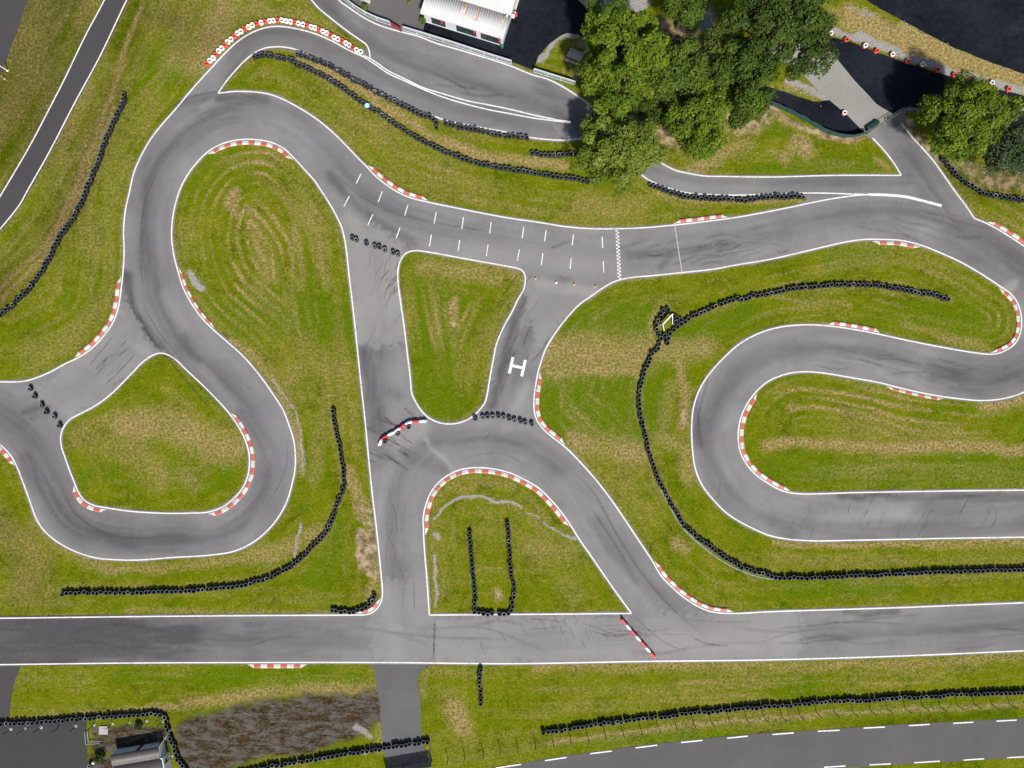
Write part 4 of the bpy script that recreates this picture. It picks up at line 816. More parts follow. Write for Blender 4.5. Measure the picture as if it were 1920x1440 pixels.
t = np.linspace(0, 1, 8); barrier_run([(1165 + (1229 - 1165) * q, 1160.5 + (1234 - 1160.5) * q) for q in t], 'rwrwrwr', 'upper end of the straight diagonal line', 'straight diagonal line of barrier blocks')
barrier_run([(709.5,836),(715.5,823.5),(726,816.5),(739,810),(750,802.5),(759,795.5),(772.5,790),(784.5,790),(800,789)], 'wrwwrwrw', 'lower left end of the curved line', 'curved line of barrier blocks')
cb = MB(); cb.box((0, 0, .02), (.30, .30, .04), 0, 0); cb.lathe([(.115, .04), (.095, .16), (.07, .30), (.035, .47), (.03, .48), (0, .48)], n=14, mi=[0, 1, 0, 0, 0])
cm = cb.mesh('traffic_cone', [M_cone, M_pwhite]); cb.m = [1 if q else q for q in cb.m]
cm2 = cb.mesh('traffic_cone', [M_cone, M_pwhite]); cm2.materials[0] = M_pwhite
for i, (p, l) in enumerate([((1004,522), 'faded orange traffic cone, nearest the triangular island'), ((1043,530), 'whitish traffic cone, palest of the four in the row below the grid'), ((1077,533), 'faded orange traffic cone, next right of the whitish one'), ((1117,537), 'faded orange traffic cone, nearest the chequered line')]):
    loose('traffic_cone', cm2 if i == 1 else cm, p, l, 'cone', 'cones closing the H lane', .2, .4).scale = (.85, .85, .9)
sa, sb_ = P(1243.3, 607.5, 1.25), P(1261.7, 588.8, 1.25)
sg = empty('sign_frame', ((sa[0] + sb_[0]) / 2, (sa[1] + sb_[1]) / 2, 0), math.atan2(sb_[1] - sa[1], sb_[0] - sa[0])); tag(sg, 'white framed sign board on slanting struts inside the ring of tyres', 'sign')
L = math.hypot(sb_[0] - sa[0], sb_[1] - sa[1])
b = MB(); b.box((0, .02, .78), (L - .1, .06, .85)); b.build('board', flat('navy_board', (.02, .025, .04), .6), sg)
b = MB(); b.box((0, 0, 1.24), (L, .17, .07), bev=.01); b.box((-L / 2 + .04, 0, .6), (.08, .1, 1.2)); b.box((L / 2 - .04, 0, .6), (.08, .1, 1.2)); b.build('frame', M_pwhite, sg)
inv = Matrix.Rotation(-sg.rotation_euler.z, 3, 'Z')
for top, foot in (((1243, 608), (1245.5, 622.5)), ((1261, 589.5), (1261.2, 607.5)), ((1243, 608), (1237, 609))):
    b = MB(); ends = [inv @ (Vector(P(*q, z)) - Vector((sg.location.x, sg.location.y, 0))) for q, z in ((top, 1.15), (foot, .03))]
    b.tube(ends[0], ends[1], .045, n=6); b.build('strut', M_pwhite, sg)

# ------------------------------------------------------------------ fences, gates
def wire_fence(posts, h, label, foot=False, nwire=4, group='wire fences'):
    w = [P(*p) for p in posts]; root = empty('wire_fence', w[0]); tag(root, label, 'fence', group)
    pm = MB(); pm.tube((0, 0, 0), (0, 0, h), .048, n=7); pm.lathe([(.042, h), (.03, h + .03), (0, h + .04)], n=7); pmm = pm.mesh('post', M_post)
    fm = MB(); fm.lathe([(.20, 0), (.19, .06), (.10, .09), (0, .09)], n=9); fmm = fm.mesh('concrete_foot', M_concf)
    b = MB()
    for i, p in enumerate(w):
        o = link('post', pmm, root, (p[0] - w[0][0], p[1] - w[0][1], 0)); o.rotation_euler = (random.gauss(0, .02), random.gauss(0, .02), 0)
        if foot and random.random() < .8: q = link('concrete_foot', fmm, o, (random.uniform(-.05, .05), random.uniform(-.05, .05), 0)); q.scale = (random.uniform(.7, 1.2),) * 3
        if i:
            for k in range(nwire):
                z = h * (.97 - k * .9 / max(1, nwire - 1)); a, c = w[i - 1], p
                b.tube((a[0] - w[0][0], a[1] - w[0][1], z), (c[0] - w[0][0], c[1] - w[0][1], z), .006, n=4)
            for k in range(1, 8):
                t_ = k / 8; x_, y_ = w[i - 1][0] + (p[0] - w[i - 1][0]) * t_ - w[0][0], w[i - 1][1] + (p[1] - w[i - 1][1]) * t_ - w[0][1]
                b.tube((x_, y_, .05), (x_, y_, h * .97), .004, n=3)
    b.build('wire_mesh', M_wire, root); return root
wire_fence([(840,1422),(872,1417),(906,1411),(938,1405),(971,1401),(1004,1395),(1037,1391),(1070,1385),(1102,1381),(1135,1377),(1168,1372),(1201,1367),(1234,1364),(1267,1360),(1300,1357),(1333,1353),(1367,1351),(1399,1347),(1432,1344),(1466,1343),(1499,1340),(1530,1334),(1565,1335),(1599,1334),(1632,1332),(1664,1329),(1697,1328),(1729,1323),(1762,1324),(1794,1321),(1826,1319),(1859,1320),(1892,1319),(1926,1317)], 1.45, 'wire mesh fence on thin dark posts above the lower right road')
wire_fence([(-12,1368),(21,1366),(47,1365.6),(78,1363),(111,1362.5),(143,1360),(176.5,1358.5),(211,1356),(242,1355),(274.5,1351),(305,1352),(309,1383),(322,1418)], 1.45, 'wire fence on dark posts with pale concrete feet at lower left', True)

def lv(root, p, z=0.0): q = P(*p); return (q[0] - root.location.x, q[1] - root.location.y, z)
def panel_fence(path, h, label, npost):
    l = W2(resample(A(*path) if len(path) == 2 else spl(path, step=2), 2)); s = np.linspace(0, len(l) - 1, npost).astype(int)
    root = empty('panel_fence', (l[0][0], l[0][1], 0)); tag(root, label, 'fence', 'grey panel fences of the pit lane')
    q = l - l[0]; nn = norms(l, False); m = len(q); i = np.arange(m - 1)
    def strip(z0, z1, th, off=0.0):
        a, b_ = q + nn * (off + th / 2), q + nn * (off - th / 2)
        v = np.concatenate([np.c_[a, np.full(m, z0)], np.c_[b_, np.full(m, z0)], np.c_[b_, np.full(m, z1)], np.c_[a, np.full(m, z1)]])
        f = [np.stack([i + k * m, i + 1 + k * m, i + 1 + ((k + 1) % 4) * m, i + ((k + 1) % 4) * m], 1) for k in range(4)]
        f.append(np.array([[0, m, 2 * m, 3 * m], [m - 1, 4 * m - 1, 3 * m - 1, 2 * m - 1]])); return v, np.concatenate(f)
    v, f = strip(.08, h - .06, .03); link('panel', mesh_np('panel', v, f, M_galv), root)
    v, f = strip(h - .08, h, .10); link('top_rail', mesh_np('top_rail', v, f, M_galvl), root)
    v, f = strip(.02, .10, .08, -.01); link('bottom_rail', mesh_np('bottom_rail', v, f, M_galvl), root)
    pb = MB(); pb.box((0, 0, h / 2), (.08, .07, h - .02)); pm = pb.mesh('post', M_galvl)
    for k in s:
        t_ = np.gradient(q, axis=0)[k]; link('post', pm, root, (q[k][0] - nn[k][0] * .05, q[k][1] - nn[k][1] * .05, 0), math.atan2(t_[1], t_[0]))
panel_fence([(628,-20),(642,-3),(661,12.5),(685,28),(708,39),(733,47.5)], 1.0, 'grey steel panel fence left of the open red gate', 6)
panel_fence([(757.5,57),(809,72.5),(860,88.5),(909,104.5),(959,120)], 1.0, 'long grey steel panel fence in front of the white clubhouse', 9)
panel_fence([(1001,135),(1038,146.5),(1078,159)], 1.0, 'short grey steel panel fence beside the picnic table', 4)
panel_fence([(1151,212),(1168,221),(1184,230)], 1.0, 'grey steel panel fence showing through the gap between the trees', 3)
rg = empty('red_gate', P(733, 48)); tag(rg, 'dark red mesh gate leaf standing open on the edge of the pit lane', 'gate')
e = Vector(lv(rg, (752.5, 60.5))); b = MB(); d = e.normalized()
for p0, p1 in (((0, 0, .06), (e.x, e.y, .06)), ((0, 0, 1.0), (e.x, e.y, 1.0)), ((0, 0, .0), (0, 0, 1.05)), ((e.x, e.y, .06), (e.x, e.y, 1.0)), ((e.x / 2, e.y / 2, .06), (e.x / 2, e.y / 2, 1.0))): b.tube(p0, p1, .03, n=6)
b.build('gate_frame', flat('dark_red_paint', (.26, .02, .05), .5), rg)
b = MB(); b.box((e.x / 2, e.y / 2, .53), (e.length - .06, .015, .9), math.atan2(e.y, e.x)); b.build('mesh_panel', M_sred, rg)

gg = empty('tube_gate', P(1624, 252)); tag(gg, 'thin brown steel gate across the end of the pale concrete lane', 'gate')
e = Vector(lv(gg, (1696, 206.5)))
for q in (0, 1): b = MB(); b.tube(e * q, e * q + Vector((0, 0, 1.2)), .06, n=8); b.build('gate_post', M_rust, gg)
for q in (0, 1):
    b = MB(); a0, a1 = e * (.015 + .49 * q), e * (.495 + .49 * q)
    for z in (.12, 1.05): b.tube(a0 + Vector((0, 0, z)), a1 + Vector((0, 0, z)), .035, n=6)
    for k in range(9): c_ = a0.lerp(a1, k / 8); b.tube(c_ + Vector((0, 0, .12)), c_ + Vector((0, 0, 1.05)), .012 if 0 < k < 8 else .03, n=5)
    b.build('gate_leaf', M_rust, gg)
tp = MB(); L = 1.75; prof = []
tp.v = []; n_ = 14
for k in range(9):
    x_ = -L / 2 + L * k / 8; r_ = .30 * (1 + .06 * math.sin(k * 2.1)) * (1 if 0 < k < 8 else .8)
    for j in range(n_): a_ = 2 * math.pi * j / n_; tp.v.append((x_, math.cos(a_) * r_ * 1.15, .26 + math.sin(a_) * r_ * .85))
for k in range(8):
    for j in range(n_): tp.f.append([k * n_ + j, k * n_ + (j + 1) % n_, (k + 1) * n_ + (j + 1) % n_, (k + 1) * n_ + j]); tp.m.append(0)
tp.f += [list(range(n_ - 1, -1, -1)), list(range(8 * n_, 9 * n_))]; tp.m += [0, 0]
x, y, _ = P(1633.5, 236.5); tag(tp.build('tarpaulin_roll', M_tarp, None, True, (x, y, .03), R(34)), 'dark green rolled tarpaulin lying beside the brown gate', 'tarpaulin')
nf = empty('netting_fence', P(1438, 194)); tag(nf, 'low dark green netting fence along the black path by the grass triangle', 'fence')
l = W2(resample(spl([(1390,176),(1438,194),(1477,211),(1515,231),(1552,251),(1590,258.5),(1622,252)], step=2), 6)); q = l - np.array([nf.location.x, nf.location.y]); m = len(q)
zz = 1.05 + .06 * np.sin(np.arange(m) * 1.3) + rng.normal(0, .02, m); nn = norms(q, False); bulge = nn * (0.05 * np.sin(np.arange(m) * .9))[:, None]
v = np.concatenate([np.c_[q, np.full(m, .03)], np.c_[q + bulge, zz * .5], np.c_[q, zz]]); i = np.arange(m - 1)
link('netting', mesh_np('netting', v, np.concatenate([np.stack([i + k * m, i + 1 + k * m, i + 1 + (k + 1) * m, i + (k + 1) * m], 1) for k in (0, 1)]), M_net), nf)
pb = MB(); pb.tube((0, 0, 0), (0, 0, 1.15), .03, n=6); pm = pb.mesh('post', M_post)
for k in range(0, m, 5): link('post', pm, nf, (q[k][0], q[k][1], 0))
lg = empty('mesh_gate', P(724, 1440)); tag(lg, 'grey-green mesh gate across the service lane at the bottom edge', 'gate')
e = Vector(lv(lg, (809.5, 1425)))
def net_mat():
    m_, nt_, bs = mat('grey_gate_mesh'); n = N(nt_); bs.inputs['Base Color'].default_value = (.10, .135, .13, 1); bs.inputs['Roughness'].default_value = .6
    tr = nt_.nodes.new('ShaderNodeBsdfTransparent'); mx = nt_.nodes.new('ShaderNodeMixShader'); n.l(n.ss(n.noise(3, 3), .2, .8, .55, .8), mx.inputs[0])
    n.l(tr.outputs[0], mx.inputs[1]); n.l(bs.outputs[0], mx.inputs[2]); n.l(mx.outputs[0], nt_.nodes['Material Output'].inputs[0]); return m_
M_gnet = net_mat()
for q0, q1 in ((0, .38), (.40, 1)):
    a0, a1 = e * q0, e * q1; b = MB(); d = a1 - a0
    b.box(((a0.x + a1.x) / 2, (a0.y + a1.y) / 2, .8), (d.length, .012, 1.4), math.atan2(d.y, d.x)); lf = b.build('mesh_panel', M_gnet, lg)
    b = MB()
    for z in (.08, 1.5): b.tube(a0 + Vector((0, 0, z)), a1 + Vector((0, 0, z)), .03, n=6)
    b.tube(a0 + Vector((0, 0, .1)), a1 + Vector((0, 0, 1.5)), .015, n=5); b.build('panel_frame', M_post, lf)
for q in (0, .39, 1): b = MB(); b.tube(e * q, e * q + Vector((0, 0, 1.65)), .055, n=8); b.build('gate_post', M_post, lg)
for i, (p, hh, l) in enumerate([((14.3,132.5), 1.35, 'thicker white marker post beside the corner yard at upper left'), ((9,148), 1.2, 'thinner pale marker post just below the thicker one at the left edge')]):
    b = MB(); b.lathe([(.07 - .03 * i, 0), (.07 - .03 * i, hh - .05), (.05 - .02 * i, hh), (0, hh)], n=10); b.box((0, 0, .03), (.24, .24, .06)); x, y, _ = P(*p)
    tag(b.build('marker_post', M_pwhite if i == 0 else M_concf, loc=(x, y, 0)), l, 'post', 'marker posts at upper left')

# ------------------------------------------------------------------ clubhouse
def ridged(x0, x1, y0, y1, z0, z1, pitch, amp, mfun=None):
    """corrugated sheet, ridges along y"""
    n = max(4, int((x1 - x0) / pitch * 4)); xs_ = np.linspace(x0, x1, n + 1); zz = amp * np.sin(np.arange(n + 1) * math.pi / 2)
    v = np.concatenate([np.c_[xs_, np.full(n + 1, y0), z0 + zz], np.c_[xs_, np.full(n + 1, y1), z1 + zz], np.c_[xs_, np.full(n + 1, y1), z1 + zz - .05], np.c_[xs_, np.full(n + 1, y0), z0 + zz - .05]])
    i = np.arange(n); m_ = n + 1
    f = np.concatenate([np.stack([i + k * m_, i + 1 + k * m_, i + 1 + ((k + 1) % 4) * m_, i + ((k + 1) % 4) * m_], 1) for k in range(4)])
    return v, f
def roof_mat(name, col, stain, lo, hi, along):
    m_, nt_, bs = mat(name); n = N(nt_)
    o = n.tc.outputs['Object']; mp = nt_.nodes.new('ShaderNodeMapping'); mp.inputs['Scale'].default_value = along; n.l(o, mp.inputs['Vector'])
    c = n.mix(n.noise(.8, 5, .7), tuple(x_ * .86 for x_ in col), col)
    c = n.mix(n.ss(n.noise(1, 5, .75, mp.outputs[0]), lo, hi, 0, .85), c, stain); n.l(c, bs.inputs['Base Color']); bs.inputs['Roughness'].default_value = .5; return m_
M_roof = roof_mat('white_sheet_roof', (.52, .52, .52), (.27, .22, .18), .56, .70, (5.5, .40, 1))
M_rustr = roof_mat('rust_runs', (.30, .17, .09), (.62, .55, .48), .42, .6, (9, .6, 1))
BLc, BRc = Vector(P(798.5, 41)), Vector(P(942.8, 86)); d = BRc - BLc; CL = d.length
ch = empty('clubhouse', BLc, math.atan2(d.y, d.x)); tag(ch, 'white prefabricated clubhouse with ribbed white roof and dark windows at the top edge', 'building')
# local x along the front, y into the building; windows (x0,x1)
WN = [(CL * .085, CL * .262, 2), (CL * .405, CL * .66, 3), (CL * .72, CL * .972, 3)]; DEP, HE = 9.0, 2.45
b = MB(); xs_ = [0] + [q for w_ in WN for q in w_[:2]] + [CL]
for k in range(0, len(xs_), 2): b.box(((xs_[k] + xs_[k + 1]) / 2, .05, HE / 2), (xs_[k + 1] - xs_[k], .1, HE))
for x0, x1, _ in WN:
    b.box(((x0 + x1) / 2, .052, .13), (x1 - x0, .09, .26)); b.box(((x0 + x1) / 2, .052, (2.12 + HE) / 2), (x1 - x0, .09, HE - 2.12))
b.box((.05, DEP / 2 + .1, HE / 2), (.1, DEP - .2, HE)); b.box((CL - .05, DEP / 2 + .1, HE / 2), (.1, DEP - .2, HE)); b.box((CL / 2, DEP, HE / 2), (CL, .1, HE))
b.build('wall', M_wall, ch)
b = MB(); b.box((CL / 2, -.04, .06), (CL + .1, .06, .12)); b.box((.03, -.012, HE / 2), (.12, .05, HE)); b.box((CL - .03, -.012, HE / 2), (.12, .05, HE)); b.build('corner_trim', M_galvl, ch)
for k, (x0, x1, nl) in enumerate(WN):
    b = MB(); cx = (x0 + x1) / 2; wd = x1 - x0
    b.box((cx, -.01, .29), (wd, .08, .06)); b.box((cx, -.01, 2.09), (wd, .08, .06))
    for j in range(nl + 1): b.box((x0 + .03 + (wd - .06) * j / nl, -.012, 1.19), (.06, .07, 1.74))
    wo = b.build('window', M_frame, ch)
    b = MB(); b.box((cx, .04, 1.19), (wd - .04, .012, 1.76)); b.build('pane', M_glass, wo)
    for xx, z0, sh in {0: [(.75, 1.1, 's')], 1: [(.9, 1.2, 's')], 2: [(.06, 1.3, 'f'), (.56, 1.5, 'f'), (.93, 1.0, 's')]}[k]:
        b = MB(); x_ = x0 + wd * xx
        if sh == 'f': b.add([(x_ - .22, .028, z0 + .55), (x_ + .3, .028, z0 + .55), (x_ + .05, .028, z0 - .25)], [(0, 2, 1)])
        else: b.box((x_, .028, z0), (.24, .008, .8))
        b.build('red_banner', M_pred, wo)
v, f = ridged(-.30, CL + .22, -.32, 2.55, 2.48, 2.60, .30, .035); link('roof', mesh_np('roof', v, f, M_roof), ch)
v, f = ridged(-.20, CL + .26, 2.50, DEP + .3, 2.74, 2.86, .30, .035); link('rear_roof', mesh_np('rear_roof', v, f, M_roof), ch)
b = MB(); b.box((CL * .62, 2.50, 2.70), (CL * .62, .05, .12)); b.box((CL / 2, -.34, 2.40), (CL + .5, .1, .09)); b.build('gutter', flat('grey_gutter', (.5, .5, .5), .5), ch)
for x0, x1, y1 in ((CL * .44, CL * .50, 1.0), (CL * .61, CL * .65, .75), (CL * .925, CL * .96, 1.35)):
    v, f = ridged(x0, x1, y1, 2.48, 2.515 + y1 * .0418, 2.62, .12, .012); link('rust_streak', mesh_np('rust_streak', v, f, M_rustr), ch)
b = MB(); b.box((CL - .15, 2.3, 2.82), (.22, .3, .25), bev=.03); b.build('roof_vent', M_wall, ch)
x, y, _ = P(941.5, 89.5); b = MB(); b.lathe([(.17, 0), (.2, .42), (.22, .43), (.20, .5), (0, .52)], n=14); tag(b.build('litter_bin', flat('green_plastic', (.03, .17, .08), .4), loc=(x, y, .04)), 'small green bin at the right front corner of the clubhouse', 'bin')
x, y, _ = P(966, 28); b = MB(); b.box((0, 0, .03), (.52, .52, .06)); b.lathe([(.20, .06), (.15, .3), (.10, .55), (.04, .8), (0, .81)], n=14, mi=[0, 0, 1, 1]); tag(b.build('traffic_cone', [M_pred, M_pwhite], loc=(x, y, .04)), 'red cone with white tip standing right of the clubhouse', 'cone')
x, y, _ = P(962, 32); b = MB(); b.box((0, 0, .16), (.42, .34, .32), bev=.02); b.box((0, 0, .335), (.3, .24, .03)); tag(b.build('white_box', M_pwhite, loc=(x, y, .04), rz=R(-17)), 'small white box on the black apron beside the red cone', 'box')
x, y, _ = P(966.5, -2); b = MB(); b.box((0, 0, .06), (1.0, 2.6, .12), bev=.01); b.box((-.1, -.1, .17), (.7, 2.2, .1), bev=.01); tag(b.build('concrete_step', M_concf, loc=(x, y, .04), rz=R(-17)), 'beige concrete step along the right wall of the clubhouse', 'step')
# picnic table, bench
def picnic(px_, py_, rz, label):
    x_, y_, _ = P(px_, py_); t_ = empty('picnic_table', (x_, y_, 0), rz); tag(t_, label, 'picnic table')
    b = MB()
    for k in range(5): b.box((0, -.32 + .16 * k, .74), (1.85, .14, .045), bev=.008)
    b.build('tabletop', M_wood, t_)
    for s in (-1, 1):
        b = MB()
        for k in (-.075, .075): b.box((0, s * .72 + k, .45), (1.85, .13, .045), bev=.008)
        b.build('bench_seat', M_wood, t_)
    for s in (-1, 1):
        b = MB(); b.box((s * .65, 0, .68), (.09, .8, .07)); b.box((s * .65, 0, .39), (.09, 1.6, .07))
        for q in (-1, 1): b.tube((s * .65, q * .3, .68), (s * .65, q * .62, 0), .045, n=4)
        b.build('leg_frame', M_wood, t_)
picnic(1077, 110, R(-22), 'weathered picnic table half under the big oak')
x, y, _ = P(685.5, 3.5); be = empty('stone_bench', (x, y, .034), R(-23)); tag(be, 'pale bench at the top edge above the grey panel fence', 'bench')
b = MB(); b.box((0, 0, .42), (1.5, .38, .07), bev=.01); b.build('seat', M_concf, be)
for s in (-1, 1): b = MB(); b.box((s * .55, 0, .19), (.14, .3, .38)); b.build('leg', M_concf, be)

# ------------------------------------------------------------------ grey shed in the lower left
M_rf = roof_mat('grey_corrugated_roof', (.125, .112, .112), (.06, .048, .045), .5, .75, (1.2, 2.2, 1))
nw, ne = Vector(P(207.5, 1416.5, 1.5)), Vector(P(296.5, 1401.5, 1.5)); d = ne - nw; SL = d.length
sh = empty('grey_shed', (nw.x, nw.y, 0), math.atan2(d.y, d.x)); tag(sh, 'low shed with grey corrugated roof and white walls at the bottom edge', 'building')
b = MB(); b.box((SL * .245, -.06, .72), (SL * .49, .1, 1.44)); b.box((SL * .79, -.06, .72), (SL * .42, .1, 1.44)); b.box((.06, -2.2, .72), (.1, 4.2, 1.44)); b.box((SL + .32, -3.0, .8), (.1, 3.2, 1.6)); b.box((SL - .02, -.75, .7), (.1, 1.28, 1.4)); b.box((SL + .14, -1.42, .75), (.3, .1, 1.5)); b.build('wall', flat('shed_white_wall', (.66, .68, .74), .7, .06, 3), sh)
b = MB(); b.box((SL * .535, -.09, .7), (SL * .095, .06, 1.4)); b.build('door', M_black, sh)
v, f = ridged(0, SL + .02, -1.30, .06, 1.62, 1.50, .17, .022); link('roof', mesh_np('roof', v, f, M_rf), sh)
v, f = ridged(.02, SL + .16, -4.5, -1.24, 1.30, 1.46, .17, .022); link('lower_roof', mesh_np('lower_roof', v, f, M_rf), sh)
b = MB(); b.box((SL + .39, -2.0, .95), (.03, .3, .45)); b.box((SL + .39, -2.12, 1.25), (.03, .08, .16)); b.build('wall_vent', M_black, sh)
b = MB(); b.tube((SL + .05, -.1, 1.5), (SL + 1.1, 1.35, .25), .05, n=6); b.build('downpipe', M_concf, sh)
x, y, _ = P(195, 1368.5); pl = MB()
for k in range(8): pl.box((-.49 + .14 * k, 0, .11), (.085, 1.0, .022))
for k in (-.42, 0, .42): pl.box((0, k, .05), (1.1, .09, .08))
tag(pl.build('wooden_pallet', flat('pale_pallet_wood', (.50, .48, .46), .85, .12), loc=(x, y, .03), rz=R(0)), 'pale slatted pallet on the ground by the lower left fence', 'pallet')
fr = MB()
for p0, p1 in (((161,1371),(163,1394)), ((163,1394),(189,1392)), ((166,1370),(168,1391)), ((168,1389),(192,1388))): a, c = P(*p0), P(*p1); fr.tube((a[0], a[1], .25), (c[0], c[1], .25), .04, n=6); fr.tube((a[0], a[1], 0), (a[0], a[1], .27), .04, n=6); fr.tube((c[0], c[1], 0), (c[0], c[1], .27), .04, n=6)
tag(fr.build('guard_rail', M_galv), 'L-shaped grey tube rail at the corner of the dark yard', 'rail')
x, y, _ = P(175, 1430, .9); lp = empty('globe_lamp', (x, y, .02)); tag(lp, 'small lamp with white globe at the bottom edge of the dark yard', 'lamp')
b = MB(); b.lathe([(.1, 0), (.09, .04), (.03, .08), (.03, .75), (.06, .78), (0, .78)], n=10); b.build('pole', M_post, lp)
b = MB(); b.lathe([(0, .74)] + [(.19 * math.sin(t_), .92 - .19 * math.cos(t_)) for t_ in np.linspace(.3, math.pi - .05, 10)] + [(0, 1.11)], n=14); b.build('globe', M_pwhite, lp, True)
# ------------------------------------------------------------------ trees and plants
def leaf_mat(name, c0, c1, hi):
    m, nt, b = mat(name); n = N(nt)
    t = n.attr('tint'); f = n.m('ADD', t, n.m('MULTIPLY', n.m('SUBTRACT', n.noise(1.1, 4, .7), .5), .6))
    c = n.mix(n.ss(f, .1, .7), c0, c1); c = n.mix(n.ss(f, .72, 1.1), c, hi)
    n.l(c, b.inputs['Base Color']); b.inputs['Roughness'].default_value = .6; b.inputs['Specular IOR Level'].default_value = .25
    tl = nt.nodes.new('ShaderNodeBsdfTranslucent'); n.l(n.mix(1.0, c, (1.15, 1.25, .55), 'MULTIPLY'), tl.inputs[0])
    mx = nt.nodes.new('ShaderNodeMixShader'); mx.inputs[0].default_value = .3
    n.l(b.outputs[0], mx.inputs[1]); n.l(tl.outputs[0], mx.inputs[2]); n.l(mx.outputs[0], nt.nodes['Material Output'].inputs[0]); return m
def unit(v): return v / np.maximum(1e-9, np.linalg.norm(v, axis=1))[:, None]
def leaves(cent, rad, per, size, r, squash=.8):
    """leaf faces on many clumps; returns verts, quads, tint per vertex"""
    nb = len(cent); tb = r.uniform(0, 1, nb); n = nb * per
    d = unit(r.normal(size=(n, 3)) + np.array([0, 0, .35])); k = np.repeat(np.arange(nb), per)
    rr = rad[k] * (r.uniform(.45, 1.0, n) ** .5) * (1 + .22 * np.sin(d[:, 0] * 7 + k) * np.cos(d[:, 1] * 6 + 2 * k))
    p = cent[k] + d * rr[:, None] * np.array([1, 1, squash])
    nr = unit(d * .8 + r.normal(size=(n, 3)) * .45 + np.array([0, -.12, .5])); a = unit(np.cross(nr, r.normal(size=(n, 3)))); b = np.cross(nr, a)
    s = size * r.uniform(.6, 1.35, n)[:, None]
    q = np.stack([p - a * s, p - b * s * .55 + nr * s * .15, p + a * s, p + b * s * .55 + nr * s * .15], 1).reshape(-1, 3)
    f = np.arange(n * 4).reshape(n, 4); t = np.repeat(.65 * tb[k] + .35 * r.uniform(0, 1, n), 4); return q, f, t
def crown_clumps(rx, ry, rz, n, r, lob):
    d = unit(r.normal(size=(n * 3, 3))); d = d[d[:, 2] > -.45][:n]; n = len(d)
    az = np.arctan2(d[:, 1], d[:, 0]); w = 1 + .16 * np.sin(3 * az + lob) + .11 * np.sin(5 * az + 2.3 * lob) + .07 * np.sin(9 * az + lob * 4)
    q = r.uniform(.5, 1.0, n) ** .45
    return d * np.stack([rx * w, ry * w, np.full(n, rz)], 1) * q[:, None]
def tree(name, px, py, rpx, rpy, h, mats, label, seed, n=75, per=150, size=.20, clump=(.62, 1.15), fine=1.45, group='trees at the top of the circuit'):
    r = np.random.default_rng(seed); zc = h * .60; rz = h * .40; k = (H - zc) / H / S
    c = np.array(P(px, py, zc)); root = empty(name, (c[0], c[1], 0)); tag(root, label, 'tree', group)
    rx, ry = rpx * k - clump[1] * .6, rpy * k - clump[1] * .6
    ce = crown_clumps(rx, ry, rz - .6, n, r, seed * 1.7); ce[:, 2] += zc
    ra = r.uniform(clump[0], clump[1], len(ce))
    low = crown_clumps(rx * .8, ry * .8, rz * .5, n // 3, r, seed * .7); low[:, 2] += zc - .8
    ce = np.concatenate([ce, low]); ra = np.concatenate([ra, r.uniform(.7, 1.1, len(low))])
    q, f, t = leaves(ce, ra, int(per * fine), size * .80, r)
    q[:, 2] = np.maximum(q[:, 2], .4)
    link('crown', mesh_np('crown', q, f, mats, attrs=dict(tint=t)), root)
    b = MB(); tr = .045 * h * .55; top = (r.uniform(-.3, .3), r.uniform(-.3, .3), h * .38)
    b.tube((0, 0, -.1), (0, 0, .5), tr * 1.45, tr * 1.05, 10); b.tube((0, 0, .45), top, tr * 1.05, tr * .75, 10)
    for i in r.choice(len(ce), 16, replace=False):
        e = ce[i]; m_ = Vector(top).lerp(Vector(e), .5) + Vector((0, 0, -.25)); b.tube(top, m_, tr * .5, tr * .3, 7); b.tube(m_, e, tr * .3, tr * .08, 6)
        for s in range(3):
            e2 = Vector(e) + Vector(r.normal(size=3)) * .8; b.tube(m_.lerp(Vector(e), .4 + .2 * s), e2, tr * .12, tr * .03, 4)
    b.build('trunk', M_bark, root)
L_oak = leaf_mat('oak_leaves', (.066, .112, .004), (.128, .192, .006), (.205, .255, .014))
L_dull = leaf_mat('ash_leaves', (.044, .080, .006), (.086, .138, .011), (.150, .195, .028))
L_pale = leaf_mat('pale_leaves', (.084, .132, .010), (.155, .208, .020), (.270, .310, .075))
L_deep = leaf_mat('deep_leaves', (.030, .058, .005), (.064, .106, .009), (.120, .155, .020))
L_grey = leaf_mat('willow_leaves', (.040, .066, .022), (.070, .104, .040), (.120, .150, .070))
tree('oak_tree', 1168, 108, 90, 106, 12.5, L_oak, 'broad bright green oak tree beside the black apron and picnic table', 1, 125, 150, .21, (.6, 1.15))
tree('ash_tree', 1270, 135, 62, 58, 10.5, L_dull, 'dull green tree in the middle of the clump, behind the bright oak', 2, 62, 150, .19)
tree('maple_tree', 1312, 228, 58, 74, 9.5, L_oak, 'bright green tree at the lower right of the clump above the narrow lane', 3, 66, 150, .20)
tree('lime_tree', 1158, 282, 84, 72, 8.5, L_pale, 'pale yellow-green tree overhanging the pit lane and the narrow lane', 4, 84, 150, .19)
tree('alder_tree', 1402, 168, 48, 72, 10.0, L_dull, 'tall dull green tree at the right side of the clump beside the black path', 5, 56, 150, .18)
tree('beech_tree', 1452, 52, 112, 100, 13.5, L_deep, 'dark green tree at the top edge beside the pale concrete lane', 6, 130, 150, .20)
tree('birch_tree', 1290, 8, 44, 34, 9.0, L_dull, 'thin dull tree cut by the top edge between the oak and the dark tree', 7, 34, 130, .17)
tree('hornbeam_tree', 1812, 220, 88, 78, 10.0, L_oak, 'round green tree standing alone over the black lane at right', 8, 92, 150, .19)
tree('willow_tree', 1898, 286, 58, 54, 7.0, L_grey, 'grey-green tree at the right edge below the lone round tree', 9, 50, 140, .17)
tree('shrub_tree', 1225, 208, 40, 34, 5.0, L_deep, 'low dark shrub in the shade at the centre of the clump', 11, 26, 140, .17)
